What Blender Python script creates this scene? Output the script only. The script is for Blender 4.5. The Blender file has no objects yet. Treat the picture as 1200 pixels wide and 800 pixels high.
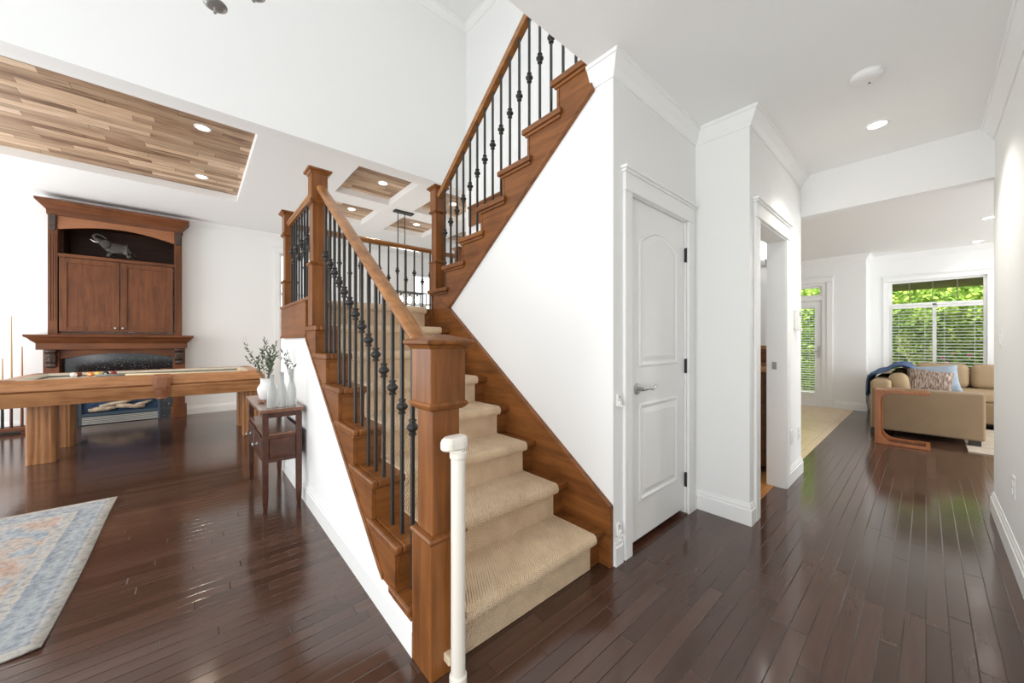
import bpy, bmesh, math, random
from mathutils import Vector, Matrix
random.seed(7)
C = bpy.context.scene.collection
sc = bpy.context.scene
PI = math.pi

# ------------------------------------------------------------------ camera, light, exposure
cam = bpy.data.cameras.new('camera'); cam.sensor_width = 36; cam.lens = 12.75; cam.clip_start = .01
co = bpy.data.objects.new('camera', cam); C.objects.link(co)
co.location = (0, 0, 1.2); co.rotation_euler = (PI/2, 0, math.radians(48.8)); sc.camera = co
sc.view_settings.view_transform = 'Standard'; sc.view_settings.look = 'None'
sc.view_settings.exposure = 0.3; sc.view_settings.gamma = 1.0
sc.cycles.use_denoising = True
sc.cycles.max_bounces = 10; sc.cycles.diffuse_bounces = 6; sc.cycles.sample_clamp_indirect = 6
w = bpy.data.worlds.new('world'); sc.world = w; w.use_nodes = True
WORLD_STRENGTH = 1.5
bg = w.node_tree.nodes['Background']; bg.inputs[0].default_value = (.96, .985, 1, 1); bg.inputs[1].default_value = WORLD_STRENGTH
def area(name, loc, rot, sx, sy, power, col=(.98, .99, 1)):
    l = bpy.data.lights.new(name, 'AREA'); l.shape = 'RECTANGLE'; l.size = sx; l.size_y = sy; l.energy = power; l.color = col
    o = bpy.data.objects.new(name, l); C.objects.link(o); o.location = loc; o.rotation_euler = rot; return o
# added fill lamps standing in for daylight from unseen sides of the house
area('hall_fill_light', (-.3, -2.3, .9), (PI/2+.85, 0, 0), 1.7, 1.8, 60)  # added lamp, low and tilted up to brighten hall ceiling and walls
area('great_room_fill_light', (-6.2, -3.3, 1.2), (PI/2+.35, 0, 0), 3.0, 2.0, 75)  # added lamp brightening the fireplace wall and plank ceiling
area('family_room_fill_light', (3.3, 6.6, 1.3), (0, PI/2+.25, 0), 2.2, 3.6, 75)  # added lamp brightening the family room from its open side
area('hedge_fill_light', (0, 9.9, 4.6), (math.radians(38), 0, 0), 9, 1.6, 850, (1, .98, .9))  # added lamp above the porch roof, aimed to brighten the hedge

# ------------------------------------------------------------------ materials
def nodes(name):
    m = bpy.data.materials.new(name); m.use_nodes = True
    nt = m.node_tree; return m, nt, nt.nodes['Principled BSDF']
def L(nt, a, b): nt.links.new(a, b)
def N(nt, t, **k):
    n = nt.nodes.new(t)
    for a, b in k.items(): setattr(n, a, b)
    return n
def M_(nt, op, a, b=None):
    n = N(nt, 'ShaderNodeMath', operation=op)
    for i, v in enumerate((a, b)):
        if v is None: continue
        if isinstance(v, (int, float)): n.inputs[i].default_value = v
        else: L(nt, v, n.inputs[i])
    return n.outputs[0]
def flat(name, col, rough=.5, metal=0, spec=.5, noise=0, nscale=30, bump=0, **kw):
    m, nt, b = nodes(name)
    b.inputs['Base Color'].default_value = (*col, 1); b.inputs['Roughness'].default_value = rough
    b.inputs['Metallic'].default_value = metal; b.inputs['Specular IOR Level'].default_value = spec
    for k, v in kw.items(): b.inputs[k.replace('_', ' ')].default_value = v
    if noise or bump:
        tc = N(nt, 'ShaderNodeTexCoord'); no = N(nt, 'ShaderNodeTexNoise'); no.inputs['Scale'].default_value = nscale
        no.inputs['Detail'].default_value = 4; L(nt, tc.outputs['Object'], no.inputs['Vector'])
        if noise:
            mx = N(nt, 'ShaderNodeMix', data_type='RGBA'); mx.inputs[6].default_value = (*[c*(1-noise) for c in col], 1)
            mx.inputs[7].default_value = (*[min(1, c*(1+noise)) for c in col], 1)
            L(nt, no.outputs[0], mx.inputs[0]); L(nt, mx.outputs[2], b.inputs['Base Color'])
        if bump:
            bp = N(nt, 'ShaderNodeBump'); bp.inputs['Strength'].default_value = bump; bp.inputs['Distance'].default_value = .01
            L(nt, no.outputs[0], bp.inputs['Height']); L(nt, bp.outputs[0], b.inputs['Normal'])
    return m
def emit(name, col, s):
    m, nt, b = nodes(name); b.inputs['Base Color'].default_value = (*col, 1)
    b.inputs['Emission Color'].default_value = (*col, 1); b.inputs['Emission Strength'].default_value = s; return m
def ramp(nt, fac, stops):
    r = N(nt, 'ShaderNodeValToRGB'); e = r.color_ramp.elements
    e[0].position, e[0].color = stops[0][0], (*stops[0][1], 1); e[1].position, e[1].color = stops[-1][0], (*stops[-1][1], 1)
    for p, c in stops[1:-1]:
        x = e.new(p); x.color = (*c, 1)
    L(nt, fac, r.inputs[0]); return r.outputs[0]
def wood(name, axis, dark, light, rough=.35, scale=1.0, coat=.0, rings=False):
    m, nt, b = nodes(name)
    tc = N(nt, 'ShaderNodeTexCoord'); mp = N(nt, 'ShaderNodeMapping')
    s = [14*scale]*3; s['XYZ'.index(axis)] = 1.2*scale; mp.inputs['Scale'].default_value = s
    L(nt, tc.outputs['Object'], mp.inputs[0])
    no = N(nt, 'ShaderNodeTexNoise'); no.inputs['Scale'].default_value = 1.6; no.inputs['Detail'].default_value = 7
    no.inputs['Roughness'].default_value = .6; no.inputs['Distortion'].default_value = .6; L(nt, mp.outputs[0], no.inputs['Vector'])
    n2 = N(nt, 'ShaderNodeTexNoise'); n2.inputs['Scale'].default_value = 5*scale; n2.inputs['Detail'].default_value = 3
    L(nt, tc.outputs['Object'], n2.inputs['Vector'])
    f = M_(nt, 'ADD', M_(nt, 'MULTIPLY', no.outputs[0], .75), M_(nt, 'MULTIPLY', n2.outputs[0], .3))
    if rings:
        wv = N(nt, 'ShaderNodeTexWave', wave_type='RINGS'); wv.inputs['Scale'].default_value = .32; wv.inputs['Distortion'].default_value = 9
        wv.inputs['Detail'].default_value = 3; L(nt, mp.outputs[0], wv.inputs['Vector'])
        f = M_(nt, 'ADD', M_(nt, 'MULTIPLY', f, .7), M_(nt, 'MULTIPLY', wv.outputs[0], .28))
    L(nt, ramp(nt, f, [(.3, dark), (.72, light)]), b.inputs['Base Color'])
    b.inputs['Roughness'].default_value = rough; b.inputs['Specular IOR Level'].default_value = .32; b.inputs['Coat Weight'].default_value = coat; b.inputs['Coat Roughness'].default_value = .15
    bp = N(nt, 'ShaderNodeBump'); bp.inputs['Strength'].default_value = .06; bp.inputs['Distance'].default_value = .01
    L(nt, no.outputs[0], bp.inputs['Height']); L(nt, bp.outputs[0], b.inputs['Normal'])
    return m
def planks(name, along, rw, ln, stops, seamcol, rough, seam=.0016, grain=.5, bumpd=.0012, spec=.5, blend=1.0, rvar=.1):
    m, nt, b = nodes(name)
    tc = N(nt, 'ShaderNodeTexCoord'); sp = N(nt, 'ShaderNodeSeparateXYZ'); L(nt, tc.outputs['Object'], sp.inputs[0])
    u, v = (sp.outputs[0], sp.outputs[1]) if along == 'X' else (sp.outputs[1], sp.outputs[0])
    vs = M_(nt, 'DIVIDE', v, rw); row = M_(nt, 'FLOOR', vs); fv = M_(nt, 'SUBTRACT', vs, row)
    wn = N(nt, 'ShaderNodeTexWhiteNoise', noise_dimensions='1D'); L(nt, row, wn.inputs['W'])
    a = M_(nt, 'ADD', M_(nt, 'DIVIDE', u, ln), M_(nt, 'MULTIPLY', wn.outputs['Value'], 7.31))
    cl = M_(nt, 'FLOOR', a); fa = M_(nt, 'SUBTRACT', a, cl)
    cb = N(nt, 'ShaderNodeCombineXYZ'); L(nt, row, cb.inputs[0]); L(nt, cl, cb.inputs[1])
    w2 = N(nt, 'ShaderNodeTexWhiteNoise', noise_dimensions='2D'); L(nt, cb.outputs[0], w2.inputs['Vector'])
    mp = N(nt, 'ShaderNodeMapping'); s = [40, 40, 40]; s['XY'.index(along)] = 3; mp.inputs['Scale'].default_value = s
    ad = N(nt, 'ShaderNodeVectorMath', operation='ADD'); L(nt, tc.outputs['Object'], ad.inputs[0]); L(nt, w2.outputs['Color'], ad.inputs[1])
    L(nt, ad.outputs[0], mp.inputs[0])
    no = N(nt, 'ShaderNodeTexNoise'); no.inputs['Scale'].default_value = 1; no.inputs['Detail'].default_value = 6; no.inputs['Distortion'].default_value = .8
    L(nt, mp.outputs[0], no.inputs['Vector'])
    mr = N(nt, 'ShaderNodeMapRange'); L(nt, no.outputs[0], mr.inputs[0]); mr.inputs[1].default_value = .28; mr.inputs[2].default_value = .72
    f = M_(nt, 'ADD', M_(nt, 'MULTIPLY', w2.outputs['Value'], 1-grain), M_(nt, 'MULTIPLY', mr.outputs[0], grain))
    colr = ramp(nt, f, stops)
    e1 = M_(nt, 'MULTIPLY', M_(nt, 'MINIMUM', fv, M_(nt, 'SUBTRACT', 1, fv)), rw)
    e2 = M_(nt, 'MULTIPLY', M_(nt, 'MINIMUM', fa, M_(nt, 'SUBTRACT', 1, fa)), ln)
    e = M_(nt, 'MINIMUM', e1, e2); mask = M_(nt, 'LESS_THAN', e, seam)
    mx = N(nt, 'ShaderNodeMix', data_type='RGBA'); L(nt, M_(nt, 'MULTIPLY', mask, blend), mx.inputs[0]); L(nt, colr, mx.inputs[6]); mx.inputs[7].default_value = (*seamcol, 1)
    L(nt, mx.outputs[2], b.inputs['Base Color'])
    rr = M_(nt, 'ADD', rough, M_(nt, 'MULTIPLY', M_(nt, 'SUBTRACT', no.outputs[0], .5), rvar)); L(nt, rr, b.inputs['Roughness'])
    b.inputs['Specular IOR Level'].default_value = spec
    h = N(nt, 'ShaderNodeMapRange'); L(nt, e, h.inputs[0]); h.inputs[1].default_value = 0; h.inputs[2].default_value = seam*2.2
    hh = M_(nt, 'ADD', h.outputs[0], M_(nt, 'MULTIPLY', w2.outputs['Value'], .25))
    bp = N(nt, 'ShaderNodeBump'); bp.inputs['Strength'].default_value = .5; bp.inputs['Distance'].default_value = bumpd
    L(nt, hh, bp.inputs['Height']); L(nt, bp.outputs[0], b.inputs['Normal'])
    return m

WALL = flat('wall_paint', (.855, .86, .85), .65, spec=.3)
CEIL = flat('ceiling_paint', (.875, .88, .87), .75, spec=.2)
TRIM = flat('trim_paint', (.87, .875, .865), .38)
DOORP = flat('door_paint', (.86, .865, .855), .34)
FLOOR = planks('dark_hardwood', 'Y', .0635, .85, [(.15, (.054, .0255, .0165)), (.5, (.070, .034, .0225)), (.85, (.090, .046, .032))], (.022, .012, .008),   .14, seam=.0012, grain=.3, bumpd=.0013, spec=.65, rvar=.03)
CEILW = planks('reclaimed_ceiling_boards', 'Y', .095, .8, [(.15, (.17, .09, .05)), (.35, (.38, .235, .135)), (.5, (.42, .30, .20)), (.62, (.58, .39, .24)), (.85, (.72, .55, .40))], (.10, .055, .03), .55, seam=.0016, grain=.42)
TILE = planks('beige_tile', 'Y', .45, .45, [(.2, (.68, .50, .31)), (.8, (.80, .63, .43))], (.5, .42, .32), .3, seam=.003, grain=.6, bumpd=.0006)
BATHF = planks('honey_oak_floor', 'Y', .08, .8, [(.2, (.36, .15, .035)), (.8, (.55, .26, .08))], (.2, .08, .02), .3)
WD, WLt = (.085, .027, .0065), (.295, .108, .028)
WX, WY, WZ = (wood('stained_maple_'+a.lower(), a, WD, WLt, .34, 1, .06) for a in 'XYZ')
RLX, RLY = (wood('handrail_maple_'+a.lower(), a, (.15, .055, .015), (.42, .19, .062), .3, 1, .15) for a in 'XY')
CABX, CABY, CABZ = (wood('walnut_cabinet_'+a.lower(), a, (.065, .020, .007), (.20, .068, .022), .5, 1, 0) for a in 'XYZ')
CABL = wood('light_arch_panel', 'Y', (.22, .085, .035), (.36, .15, .07), .36)
OAKY, OAKZ = (wood('honey_oak_'+a.lower(), a, (.22, .085, .030), (.50, .245, .105), .4, 1.4, .05, rings=(a == 'Z')) for a in 'YZ')
CONS = wood('cherry_console', 'X', (.035, .012, .007), (.10, .036, .02), .3, 1, .2)
CONST = wood('cherry_console_top', 'X', (.12, .05, .03), (.24, .12, .075), .25, 1, .2)
IRON = flat('black_iron', (.026, .024, .022), .42, spec=.4)
STEEL = flat('brushed_steel', (.55, .55, .54), .3, 1)
PEWTER = flat('pewter', (.32, .32, .31), .4, .7)
WHITEP = flat('white_plastic', (.78, .735, .65), .3)
CREAM = flat('cream_plastic', (.66, .54, .38), .4)
IVORY = flat('switch_plastic', (.82, .82, .80), .35)
BLACK = flat('black_hole', (.01, .01, .01), .6)
CARVE = flat('carved_dark_wood', (.045, .024, .015), .4, noise=.6, nscale=60, bump=1.0)
def granite():
    m, nt, b = nodes('black_granite'); tc = N(nt, 'ShaderNodeTexCoord')
    v = N(nt, 'ShaderNodeTexVoronoi'); v.inputs['Scale'].default_value = 45; L(nt, tc.outputs['Object'], v.inputs['Vector'])
    L(nt, ramp(nt, v.outputs['Distance'], [(.0, (.55, .6, .62)), (.13, (.25, .28, .3)), (.2, (.010, .012, .015)), (1, (.008, .009, .011))]), b.inputs['Base Color'])
    b.inputs['Roughness'].default_value = .12; return m
GRAN = granite()
BLUEMET = flat('blue_black_metal', (.035, .06, .085), .35)
def carpet():
    m, nt, b = nodes('beige_loop_carpet'); tc = N(nt, 'ShaderNodeTexCoord'); sp = N(nt, 'ShaderNodeSeparateXYZ'); L(nt, tc.outputs['Object'], sp.inputs[0])
    d = M_(nt, 'ADD', sp.outputs[0], M_(nt, 'MULTIPLY', sp.outputs[2], -1))
    # slanting ribs broken into small loops
    a = M_(nt, 'SINE', M_(nt, 'MULTIPLY', M_(nt, 'ADD', M_(nt, 'MULTIPLY', d, .55), sp.outputs[1]), 2*PI/.0125))
    c = M_(nt, 'SINE', M_(nt, 'MULTIPLY', M_(nt, 'ADD', d, M_(nt, 'MULTIPLY', sp.outputs[1], -.35)), 2*PI/.0095))
    h = M_(nt, 'ADD', M_(nt, 'MULTIPLY', a, .65), M_(nt, 'MULTIPLY', c, .35))
    no = N(nt, 'ShaderNodeTexNoise'); no.inputs['Scale'].default_value = 9; no.inputs['Detail'].default_value = 4; L(nt, tc.outputs['Object'], no.inputs['Vector'])
    f = M_(nt, 'ADD', M_(nt, 'MULTIPLY', h, .16), M_(nt, 'ADD', .15, M_(nt, 'MULTIPLY', no.outputs[0], .6)))
    L(nt, ramp(nt, f, [(.1, (.52, .35, .20)), (.5, (.82, .605, .39)), (.85, (.92, .72, .50))]), b.inputs['Base Color'])
    b.inputs['Roughness'].default_value = .95; b.inputs['Specular IOR Level'].default_value = .1; b.inputs['Sheen Weight'].default_value = .2
    bp = N(nt, 'ShaderNodeBump'); bp.inputs['Strength'].default_value = .9; bp.inputs['Distance'].default_value = .004
    L(nt, h, bp.inputs['Height']); L(nt, bp.outputs[0], b.inputs['Normal']); return m
CARP = carpet()

# ------------------------------------------------------------------ mesh helpers
class MB:
    def __init__(s): s.b = bmesh.new()
    def box(s, x0, x1, y0, y1, z0, z1, rot=None):
        v = [s.b.verts.new((x, y, z)) for x in (x0, x1) for y in (y0, y1) for z in (z0, z1)]
        for f in ((0, 1, 3, 2), (4, 6, 7, 5), (0, 4, 5, 1), (2, 3, 7, 6), (0, 2, 6, 4), (1, 5, 7, 3)): s.b.faces.new([v[i] for i in f])
        if rot:
            c, m = Vector(((x0+x1)/2, (y0+y1)/2, (z0+z1)/2)), rot
            for q in v: q.co = c + m @ (q.co - c)
        return s
    def prism(s, pts, axis, a, b):
        # pts in the plane across axis: X->(y,z)  Y->(x,z)  Z->(x,y)
        f = {'X': lambda p, t: (t, p[0], p[1]), 'Y': lambda p, t: (p[0], t, p[1]), 'Z': lambda p, t: (p[0], p[1], t)}[axis]
        va = [s.b.verts.new(f(p, a)) for p in pts]; vb = [s.b.verts.new(f(p, b)) for p in pts]
        n = len(pts)
        for i in range(n): s.b.faces.new((va[i], va[(i+1) % n], vb[(i+1) % n], vb[i]))
        s.b.faces.new(va); s.b.faces.new(vb[::-1]); return s
    def loft(s, rings, closed=False, caps=True):
        R = [[s.b.verts.new(p) for p in r] for r in rings]; n = len(R[0])
        m = len(R)
        for k in range(m if closed else m-1):
            A, B = R[k], R[(k+1) % m]
            for i in range(n): s.b.faces.new((A[i], A[(i+1) % n], B[(i+1) % n], B[i]))
        if caps and not closed: s.b.faces.new(R[0][::-1]); s.b.faces.new(R[-1])
        return s
    def rects(s, lv):
        return s.loft([[(x0, y0, z), (x1, y0, z), (x1, y1, z), (x0, y1, z)] for z, x0, x1, y0, y1 in lv])
    def sq(s, cx, cy, lv):
        return s.rects([(z, cx-h, cx+h, cy-h, cy+h) for z, h in lv])
    def lathe(s, prof, c=(0, 0, 0), n=20, axis='Z', M=None):
        rings = []
        for r, z in prof:
            ring = []
            for i in range(n):
                a = 2*PI*i/n; p = Vector((max(r, 1e-4)*math.cos(a), max(r, 1e-4)*math.sin(a), z))
                if axis == 'X': p = Vector((p.z, p.x, p.y))
                if axis == 'Y': p = Vector((p.y, p.z, p.x))
                if M: p = M @ p
                ring.append(tuple(p + Vector(c)))
            rings.append(ring)
        return s.loft(rings)
    def tube(s, pts, r, n=10, closed=False):
        P = [Vector(p) for p in pts]; rings = []
        rr = r if isinstance(r, (list, tuple)) else [r]*len(P)
        up = None
        for i, p in enumerate(P):
            if closed: t = P[(i+1) % len(P)] - P[i-1]
            else: t = P[min(i+1, len(P)-1)] - P[max(i-1, 0)]
            t.normalize()
            if up is None: up = t.orthogonal().normalized()
            u = (up - t*up.dot(t))
            u = u.normalized() if u.length > 1e-5 else t.orthogonal().normalized()
            up = u; v = t.cross(u)
            rings.append([tuple(p + (u*math.cos(2*PI*k/n) + v*math.sin(2*PI*k/n))*rr[i]) for k in range(n)])
        return s.loft(rings, closed=closed)
    def bar(s, p0, p1, prof):
        # prof: (side, up) points; ends cut vertical when the bar climbs along x
        p0, p1 = Vector(p0), Vector(p1); t = (p1-p0); t.z = 0; t.normalize(); side = Vector((-t.y, t.x, 0))
        return s.loft([[tuple(p + side*a + Vector((0, 0, 1))*b) for a, b in prof] for p in (p0, p1)])
    def ball(s, c, r, n=16, m=10, sc_=(1, 1, 1)):
        return s.loft([[(c[0]+sc_[0]*r*math.sin(PI*j/m+1e-3)*math.cos(2*PI*i/n), c[1]+sc_[1]*r*math.sin(PI*j/m+1e-3)*math.sin(2*PI*i/n), c[2]-sc_[2]*r*math.cos(PI*j/m)) for i in range(n)] for j in range(m+1)])
    def quad(s, *p): s.b.faces.new([s.b.verts.new(q) for q in p]); return s
    def mold(s, path, prof, z0, closed=False):
        # sweep (offset, dz) along an xy polyline; offset goes to the left of travel
        P = [Vector((p[0], p[1])) for p in path]; rings = []; n = len(P)
        for i in range(n):
            ds = []
            if i > 0 or closed: ds.append((P[i]-P[i-1]).normalized())
            if i < n-1 or closed: ds.append((P[(i+1) % n]-P[i]).normalized())
            ns = [Vector((-d.y, d.x)) for d in ds]
            if len(ns) == 2:
                m = (ns[0]+ns[1]).normalized(); m = m / max(.3, m.dot(ns[0]))
            else: m = ns[0]
            rings.append([(P[i].x+m.x*o, P[i].y+m.y*o, z0+dz) for o, dz in prof])
        return s.loft(rings, closed=closed)
def out(mb, name, mat, parent=None, loc=None, bevel=0, smooth=False, seg=2, sub=0, kind=None):
    b = mb.b; bmesh.ops.recalc_face_normals(b, faces=b.faces)
    me = bpy.data.meshes.new(name); 
    if parent is not None:
        p, off = parent, Vector((0, 0, 0))
        while p is not None: off += p.location; p = p.parent
        l = Vector((0, 0, 0))
    else:
        off = Vector(loc) if loc else Vector((0, 0, 0)); l = off
    for v in b.verts: v.co -= off
    b.to_mesh(me); b.free()
    o = bpy.data.objects.new(name, me); C.objects.link(o); o.location = l
    if parent is not None: o.parent = parent
    me.materials.append(mat)
    if smooth:
        for p in me.polygons: p.use_smooth = True
    if bevel:
        md = o.modifiers.new('bevel', 'BEVEL'); md.width = bevel; md.segments = seg; md.limit_method = 'ANGLE'; md.angle_limit = math.radians(35)
    if sub:
        md = o.modifiers.new('sub', 'SUBSURF'); md.levels = sub; md.render_levels = sub
    if kind: o['kind'] = kind
    return o
def thing(name, label, cat, loc, group=None):
    o = bpy.data.objects.new(name, None); C.objects.link(o); o.location = loc; o.empty_display_size = .1
    o['label'] = label; o['category'] = cat
    if group: o['group'] = group
    return o
def tag(o, label, cat, group=None):
    o['label'] = label; o['category'] = cat
    if group: o['group'] = group
    return o
def struct(mb, name, mat, parent=None, bevel=0, smooth=False): return out(mb, name, mat, parent, None, bevel, smooth, kind=None if parent else 'structure')
def copy_tree(o, parent=None):
    c = o.copy(); C.objects.link(c)
    if parent: c.parent = parent
    for ch in list(o.children): copy_tree(ch, c)
    return c

# ------------------------------------------------------------------ the setting
H = 2.71            # hall ceiling
G = 3.20            # great room ceiling
T = 5.40            # foyer ceiling
struct(MB().box(-8.2, 3.6, -3.6, 9.3, -.05, 0), 'floor', FLOOR)
struct(MB().box(-5.2, -.83, 4.45, 8.67, 0, .004), 'floor_kitchen', TILE)
struct(MB().box(-2.4, -.83, 2.85, 4.35, 0, .004), 'floor_bathroom', BATHF)
# hall and family room ceilings
struct(MB().box(-1.22, .43, -1.4, 4.30, H, 2.97), 'ceiling_hall', CEIL)
struct(MB().box(-5.2, 3.6, 4.30, 9.4, H, 2.97), 'ceiling_family', CEIL)
struct(MB().box(-4.2, .6, -3.6, 2.9, T, T+.1), 'ceiling_foyer', CEIL)
# great room ceiling with tray and coffers cut into it
def ceiling_with_holes(x0, x1, y0, y1, z, depth, holes):
    xs = sorted({x0, x1, *[h[0] for h in holes], *[h[1] for h in holes]}); ys = sorted({y0, y1, *[h[2] for h in holes], *[h[3] for h in holes]})
    m = MB()
    for i in range(len(xs)-1):
        for j in range(len(ys)-1):
            cx, cy = (xs[i]+xs[i+1])/2, (ys[j]+ys[j+1])/2
            if any(h[0] < cx < h[1] and h[2] < cy < h[3] for h in holes): continue
            m.quad((xs[i], ys[j], z), (xs[i], ys[j+1], z), (xs[i+1], ys[j+1], z), (xs[i+1], ys[j], z))
    for a, b, c, d in holes:
        for p, q in (((a, c), (b, c)), ((b, c), (b, d)), ((b, d), (a, d)), ((a, d), (a, c))):
            m.quad((*p, z), (*q, z), (*q, z+depth), (*p, z+depth))
    return m
cof = [(-5.2, -4.26, 1.41, 2.15), (-6.4, -5.55, 1.41, 2.15), (-5.2, -4.26, 2.53, 3.3), (-6.4, -5.55, 2.53, 3.3), (-5.2, -4.26, 3.68, 4.45), (-6.4, -5.55, 3.68, 4.45)]
tray = (-6.5, -4.26, -2.9, .46)
RD = .09
struct(ceiling_with_holes(-8.0, -4.2, -3.6, 6.0, G, RD, [tray]+cof), 'ceiling_great_room', CEIL)
m = MB()
for a, b, c, d in [tray]+cof: m.box(a-.02, b+.02, c-.02, d+.02, G+RD, G+RD+.03)
struct(m, 'ceiling_boards', CEILW)
# walls
def wall(name, *boxes, mat=WALL):
    m = MB()
    for b in boxes: m.box(*b)
    return struct(m, name, mat)
wall('wall_bulkhead', (-4.2, -4.05, -3.6, 2.85, G, T))
wall('wall_stairwell', (-3.88, -1.10, 2.73, 2.85, 0, 2.6), (-4.05, -1.10, 2.73, 2.85, 2.6, T))
wall('wall_upper_right', (.43, .55, -2.2, 2.85, 2.97, T))
wall('wall_fireplace', (-8.15, -8.0, -3.6, -1.405, 0, G+.1), (-8.15, -8.0, -.238, 1.20, 0, G+.1), (-8.15, -8.0, -1.405, -.238, 0, 2.36), (-8.15, -8.0, -1.405, -.238, 2.93, G+.1), (-8.15, -8.0, 1.85, 3.9, 0, G+.1), (-8.15, -8.0, 4.6, 6.0, 0, G+.1), (-8.15, -8.0, 1.2, 1.85, 2.85, G+.1),
     (-8.15, -8.0, 3.9, 4.6, 2.8, G+.1), (-8.15, -8.0, 1.2, 1.85, 0, .5), (-8.15, -8.0, 3.9, 4.6, 0, .3))
wall('wall_great_room_end', (-8.15, -3.88, 6.0, 6.12, 0, G+.1)); wall('wall_dining', (-4.21, -3.88, 2.85, 6.0, 0, G+.1))
S = .72
m = MB().prism([(-1.10, 0), (-1.10, H), (-1.24, H), (-1.24, 2.62), (-2.80, 1.475), (-2.95, 1.475), (-2.95, 0)], 'Y', 1.68, 1.78)
struct(m, 'wall_stair', WALL)
DX = -1.10
wall('wall_closet', (-1.22, DX, 1.78, 1.85, 0, H), (-1.22, DX, 2.58, 2.74, 0, H), (-1.22, DX, 1.85, 2.58, 2.035, H))
wall('wall_alcove', (-1.10, -.76, 2.73, 2.85, 0, H))
HX = -.76
wall('wall_hall', (-.88, HX, 2.85, 2.90, 0, H), (-.88, HX, 3.62, 4.20, 0, H), (-.88, HX, 2.90, 3.62, 2.03, H))
wall('wall_bathroom', (-2.5, -.84, 4.32, 4.42, 0, H), (-2.5, -2.4, 2.85, 4.4, 0, H), (-.90, -.84, 4.20, 4.42, 0, H))
wall('wall_right', (.315, .43, .6, 4.25, 0, H))
wall('wall_header', (-.77, .43, 4.20, 4.30, 2.345, H))
# family room far walls: patio door and bay window
wall('wall_far', (-1.18, -.68, 8.67, 8.8, 0, H), (-2.15, -1.18, 8.67, 8.8, 2.27, H), (-5.2, -2.15, 8.67, 8.8, 0, H), (-.80, -.68, 8.8, 9.2, 0, H))
wall('wall_bay', (-.80, -.43, 9.2, 9.32, 0, H), (.62, 3.6, 9.2, 9.32, 0, H), (-.43, .62, 9.2, 9.32, 2.24, H), (-.43, .62, 9.2, 9.32, 0, .52))
wall('wall_kitchen', (-5.3, -5.2, 4.42, 8.8, 0, H), (-5.2, -2.5, 4.32, 4.42, 0, H))
# wall below the stair and landing
m = MB().prism([(-3.98, 0), (-3.98, 1.235), (-2.96, 1.235), (-2.96, 1.19), (-1.55, .168), (-1.285, .168), (-1.285, 0)], 'Y', .635, .74)
m.box(-3.98, -3.88, .74, 2.73, 0, 1.235)
struct(m, 'wall_landing', WALL)

BASE = [(0, 0), (.016, 0), (.016, .098), (.011, .104), (.011, .118), (.006, .128), (.004, .14), (0, .14)]
def base(name, path): return struct(MB().mold(path, BASE, 0), name, TRIM)
base('baseboard_stair', [(-1.285, .635), (-3.98, .635)])
base('baseboard_fireplace', [(-8.0, 1.2), (-8.0, -.10)]); base('baseboard_fireplace_left', [(-8.0, -1.55), (-8.0, -3.5)])
base('baseboard_stair_corner', [(-1.10, 1.755), (-1.10, 1.67)][::-1] if False else [(DX, 1.755), (DX, 1.685)])
base('baseboard_alcove', [(HX, 2.80), (HX, 2.73), (DX, 2.73), (DX, 2.665)])
base('baseboard_hall', [(-.80, 4.2), (HX, 4.2), (HX, 3.72)])
base('baseboard_right', [(.315, .6), (.315, 4.25), (.43, 4.25)])
base('baseboard_far', [(-.68, 9.2), (-.68, 8.67), (-1.08, 8.67)]); base('baseboard_bay', [(3.5, 9.2), (-.68, 9.2)])
CR = [(0, -.115), (.008, -.115), (.012, -.10), (.03, -.075), (.05, -.035), (.058, -.022), (.066, -.02), (.07, 0), (0, 0)]
def crown(name, path, z, k=.88): return struct(MB().mold(path, [(a*k, b*k) for a, b in CR], z), name, TRIM)
crown('trim_crown_hall', [(HX, 4.2), (HX, 2.73), (DX, 2.73), (DX, 1.68), (-1.235, 1.68)], H)
crown('trim_crown_right', [(.315, .6), (.315, 4.2)], H)
crown('trim_crown_far', [(3.5, 9.2), (-.68, 9.2), (-.68, 8.67), (-5.2, 8.67)], H)
crown('trim_crown_foyer', [(-1.3, 2.73), (-4.05, 2.73), (-4.05, -3.5)], T)
crown('trim_crown_fireplace', [(-8.0, 6.0), (-8.0, -3.5)], G)

# ------------------------------------------------------------------ staircase, lower flight
RISE, RUN, NX = .187, .26, -1.134
nose = lambda k: NX - RUN*(k-1)
riser = lambda k: nose(k) - .04
LZ = 8*RISE
st = thing('lower_stair_flight', 'lower flight of stained maple stairs rising from the hall to the landing', 'stairs', (-2.0, 1.15, 0))
for k in range(1, 8):
    z = k*RISE
    t = MB().box(riser(k+1)-.01, nose(k), .768 if k == 1 else .635, 1.66, z-.034, z)
    t.box(riser(k+1)-.045, nose(k) if k > 1 else -1.287, .605, .637 if k > 1 else .769, z-.034, z)
    out(t, 'tread', WY, st, bevel=.009)
    out(MB().box(riser(k)-.02, riser(k), .637 if k > 1 else .768, 1.66, z-RISE, z-.034), 'riser', WY, st)
    out(MB().box(riser(k), riser(k)+.012, .612 if k > 1 else .768, 1.655, z-.052, z-.034).box(riser(k+1)-.03, riser(k) if k > 1 else -1.287, .616, .636, z-.052, z-.034), 'cove_molding', WY, st, bevel=.005)
out(MB().box(riser(8)-.02, riser(8), .637, 1.66, 7*RISE, LZ-.034), 'riser', WY, st)
pts = [(riser(2), .165)]
for k in range(2, 9):
    pts += [(riser(k), k*RISE-.036)]
    if k < 8: pts += [(riser(k+1), k*RISE-.036)]
pts += [(-3.0, LZ-.036), (-3.0, 1.225), (-1.57, .165)]
out(MB().prism(pts, 'Y', .618, .636), 'outer_stringer', WX, st)
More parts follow.
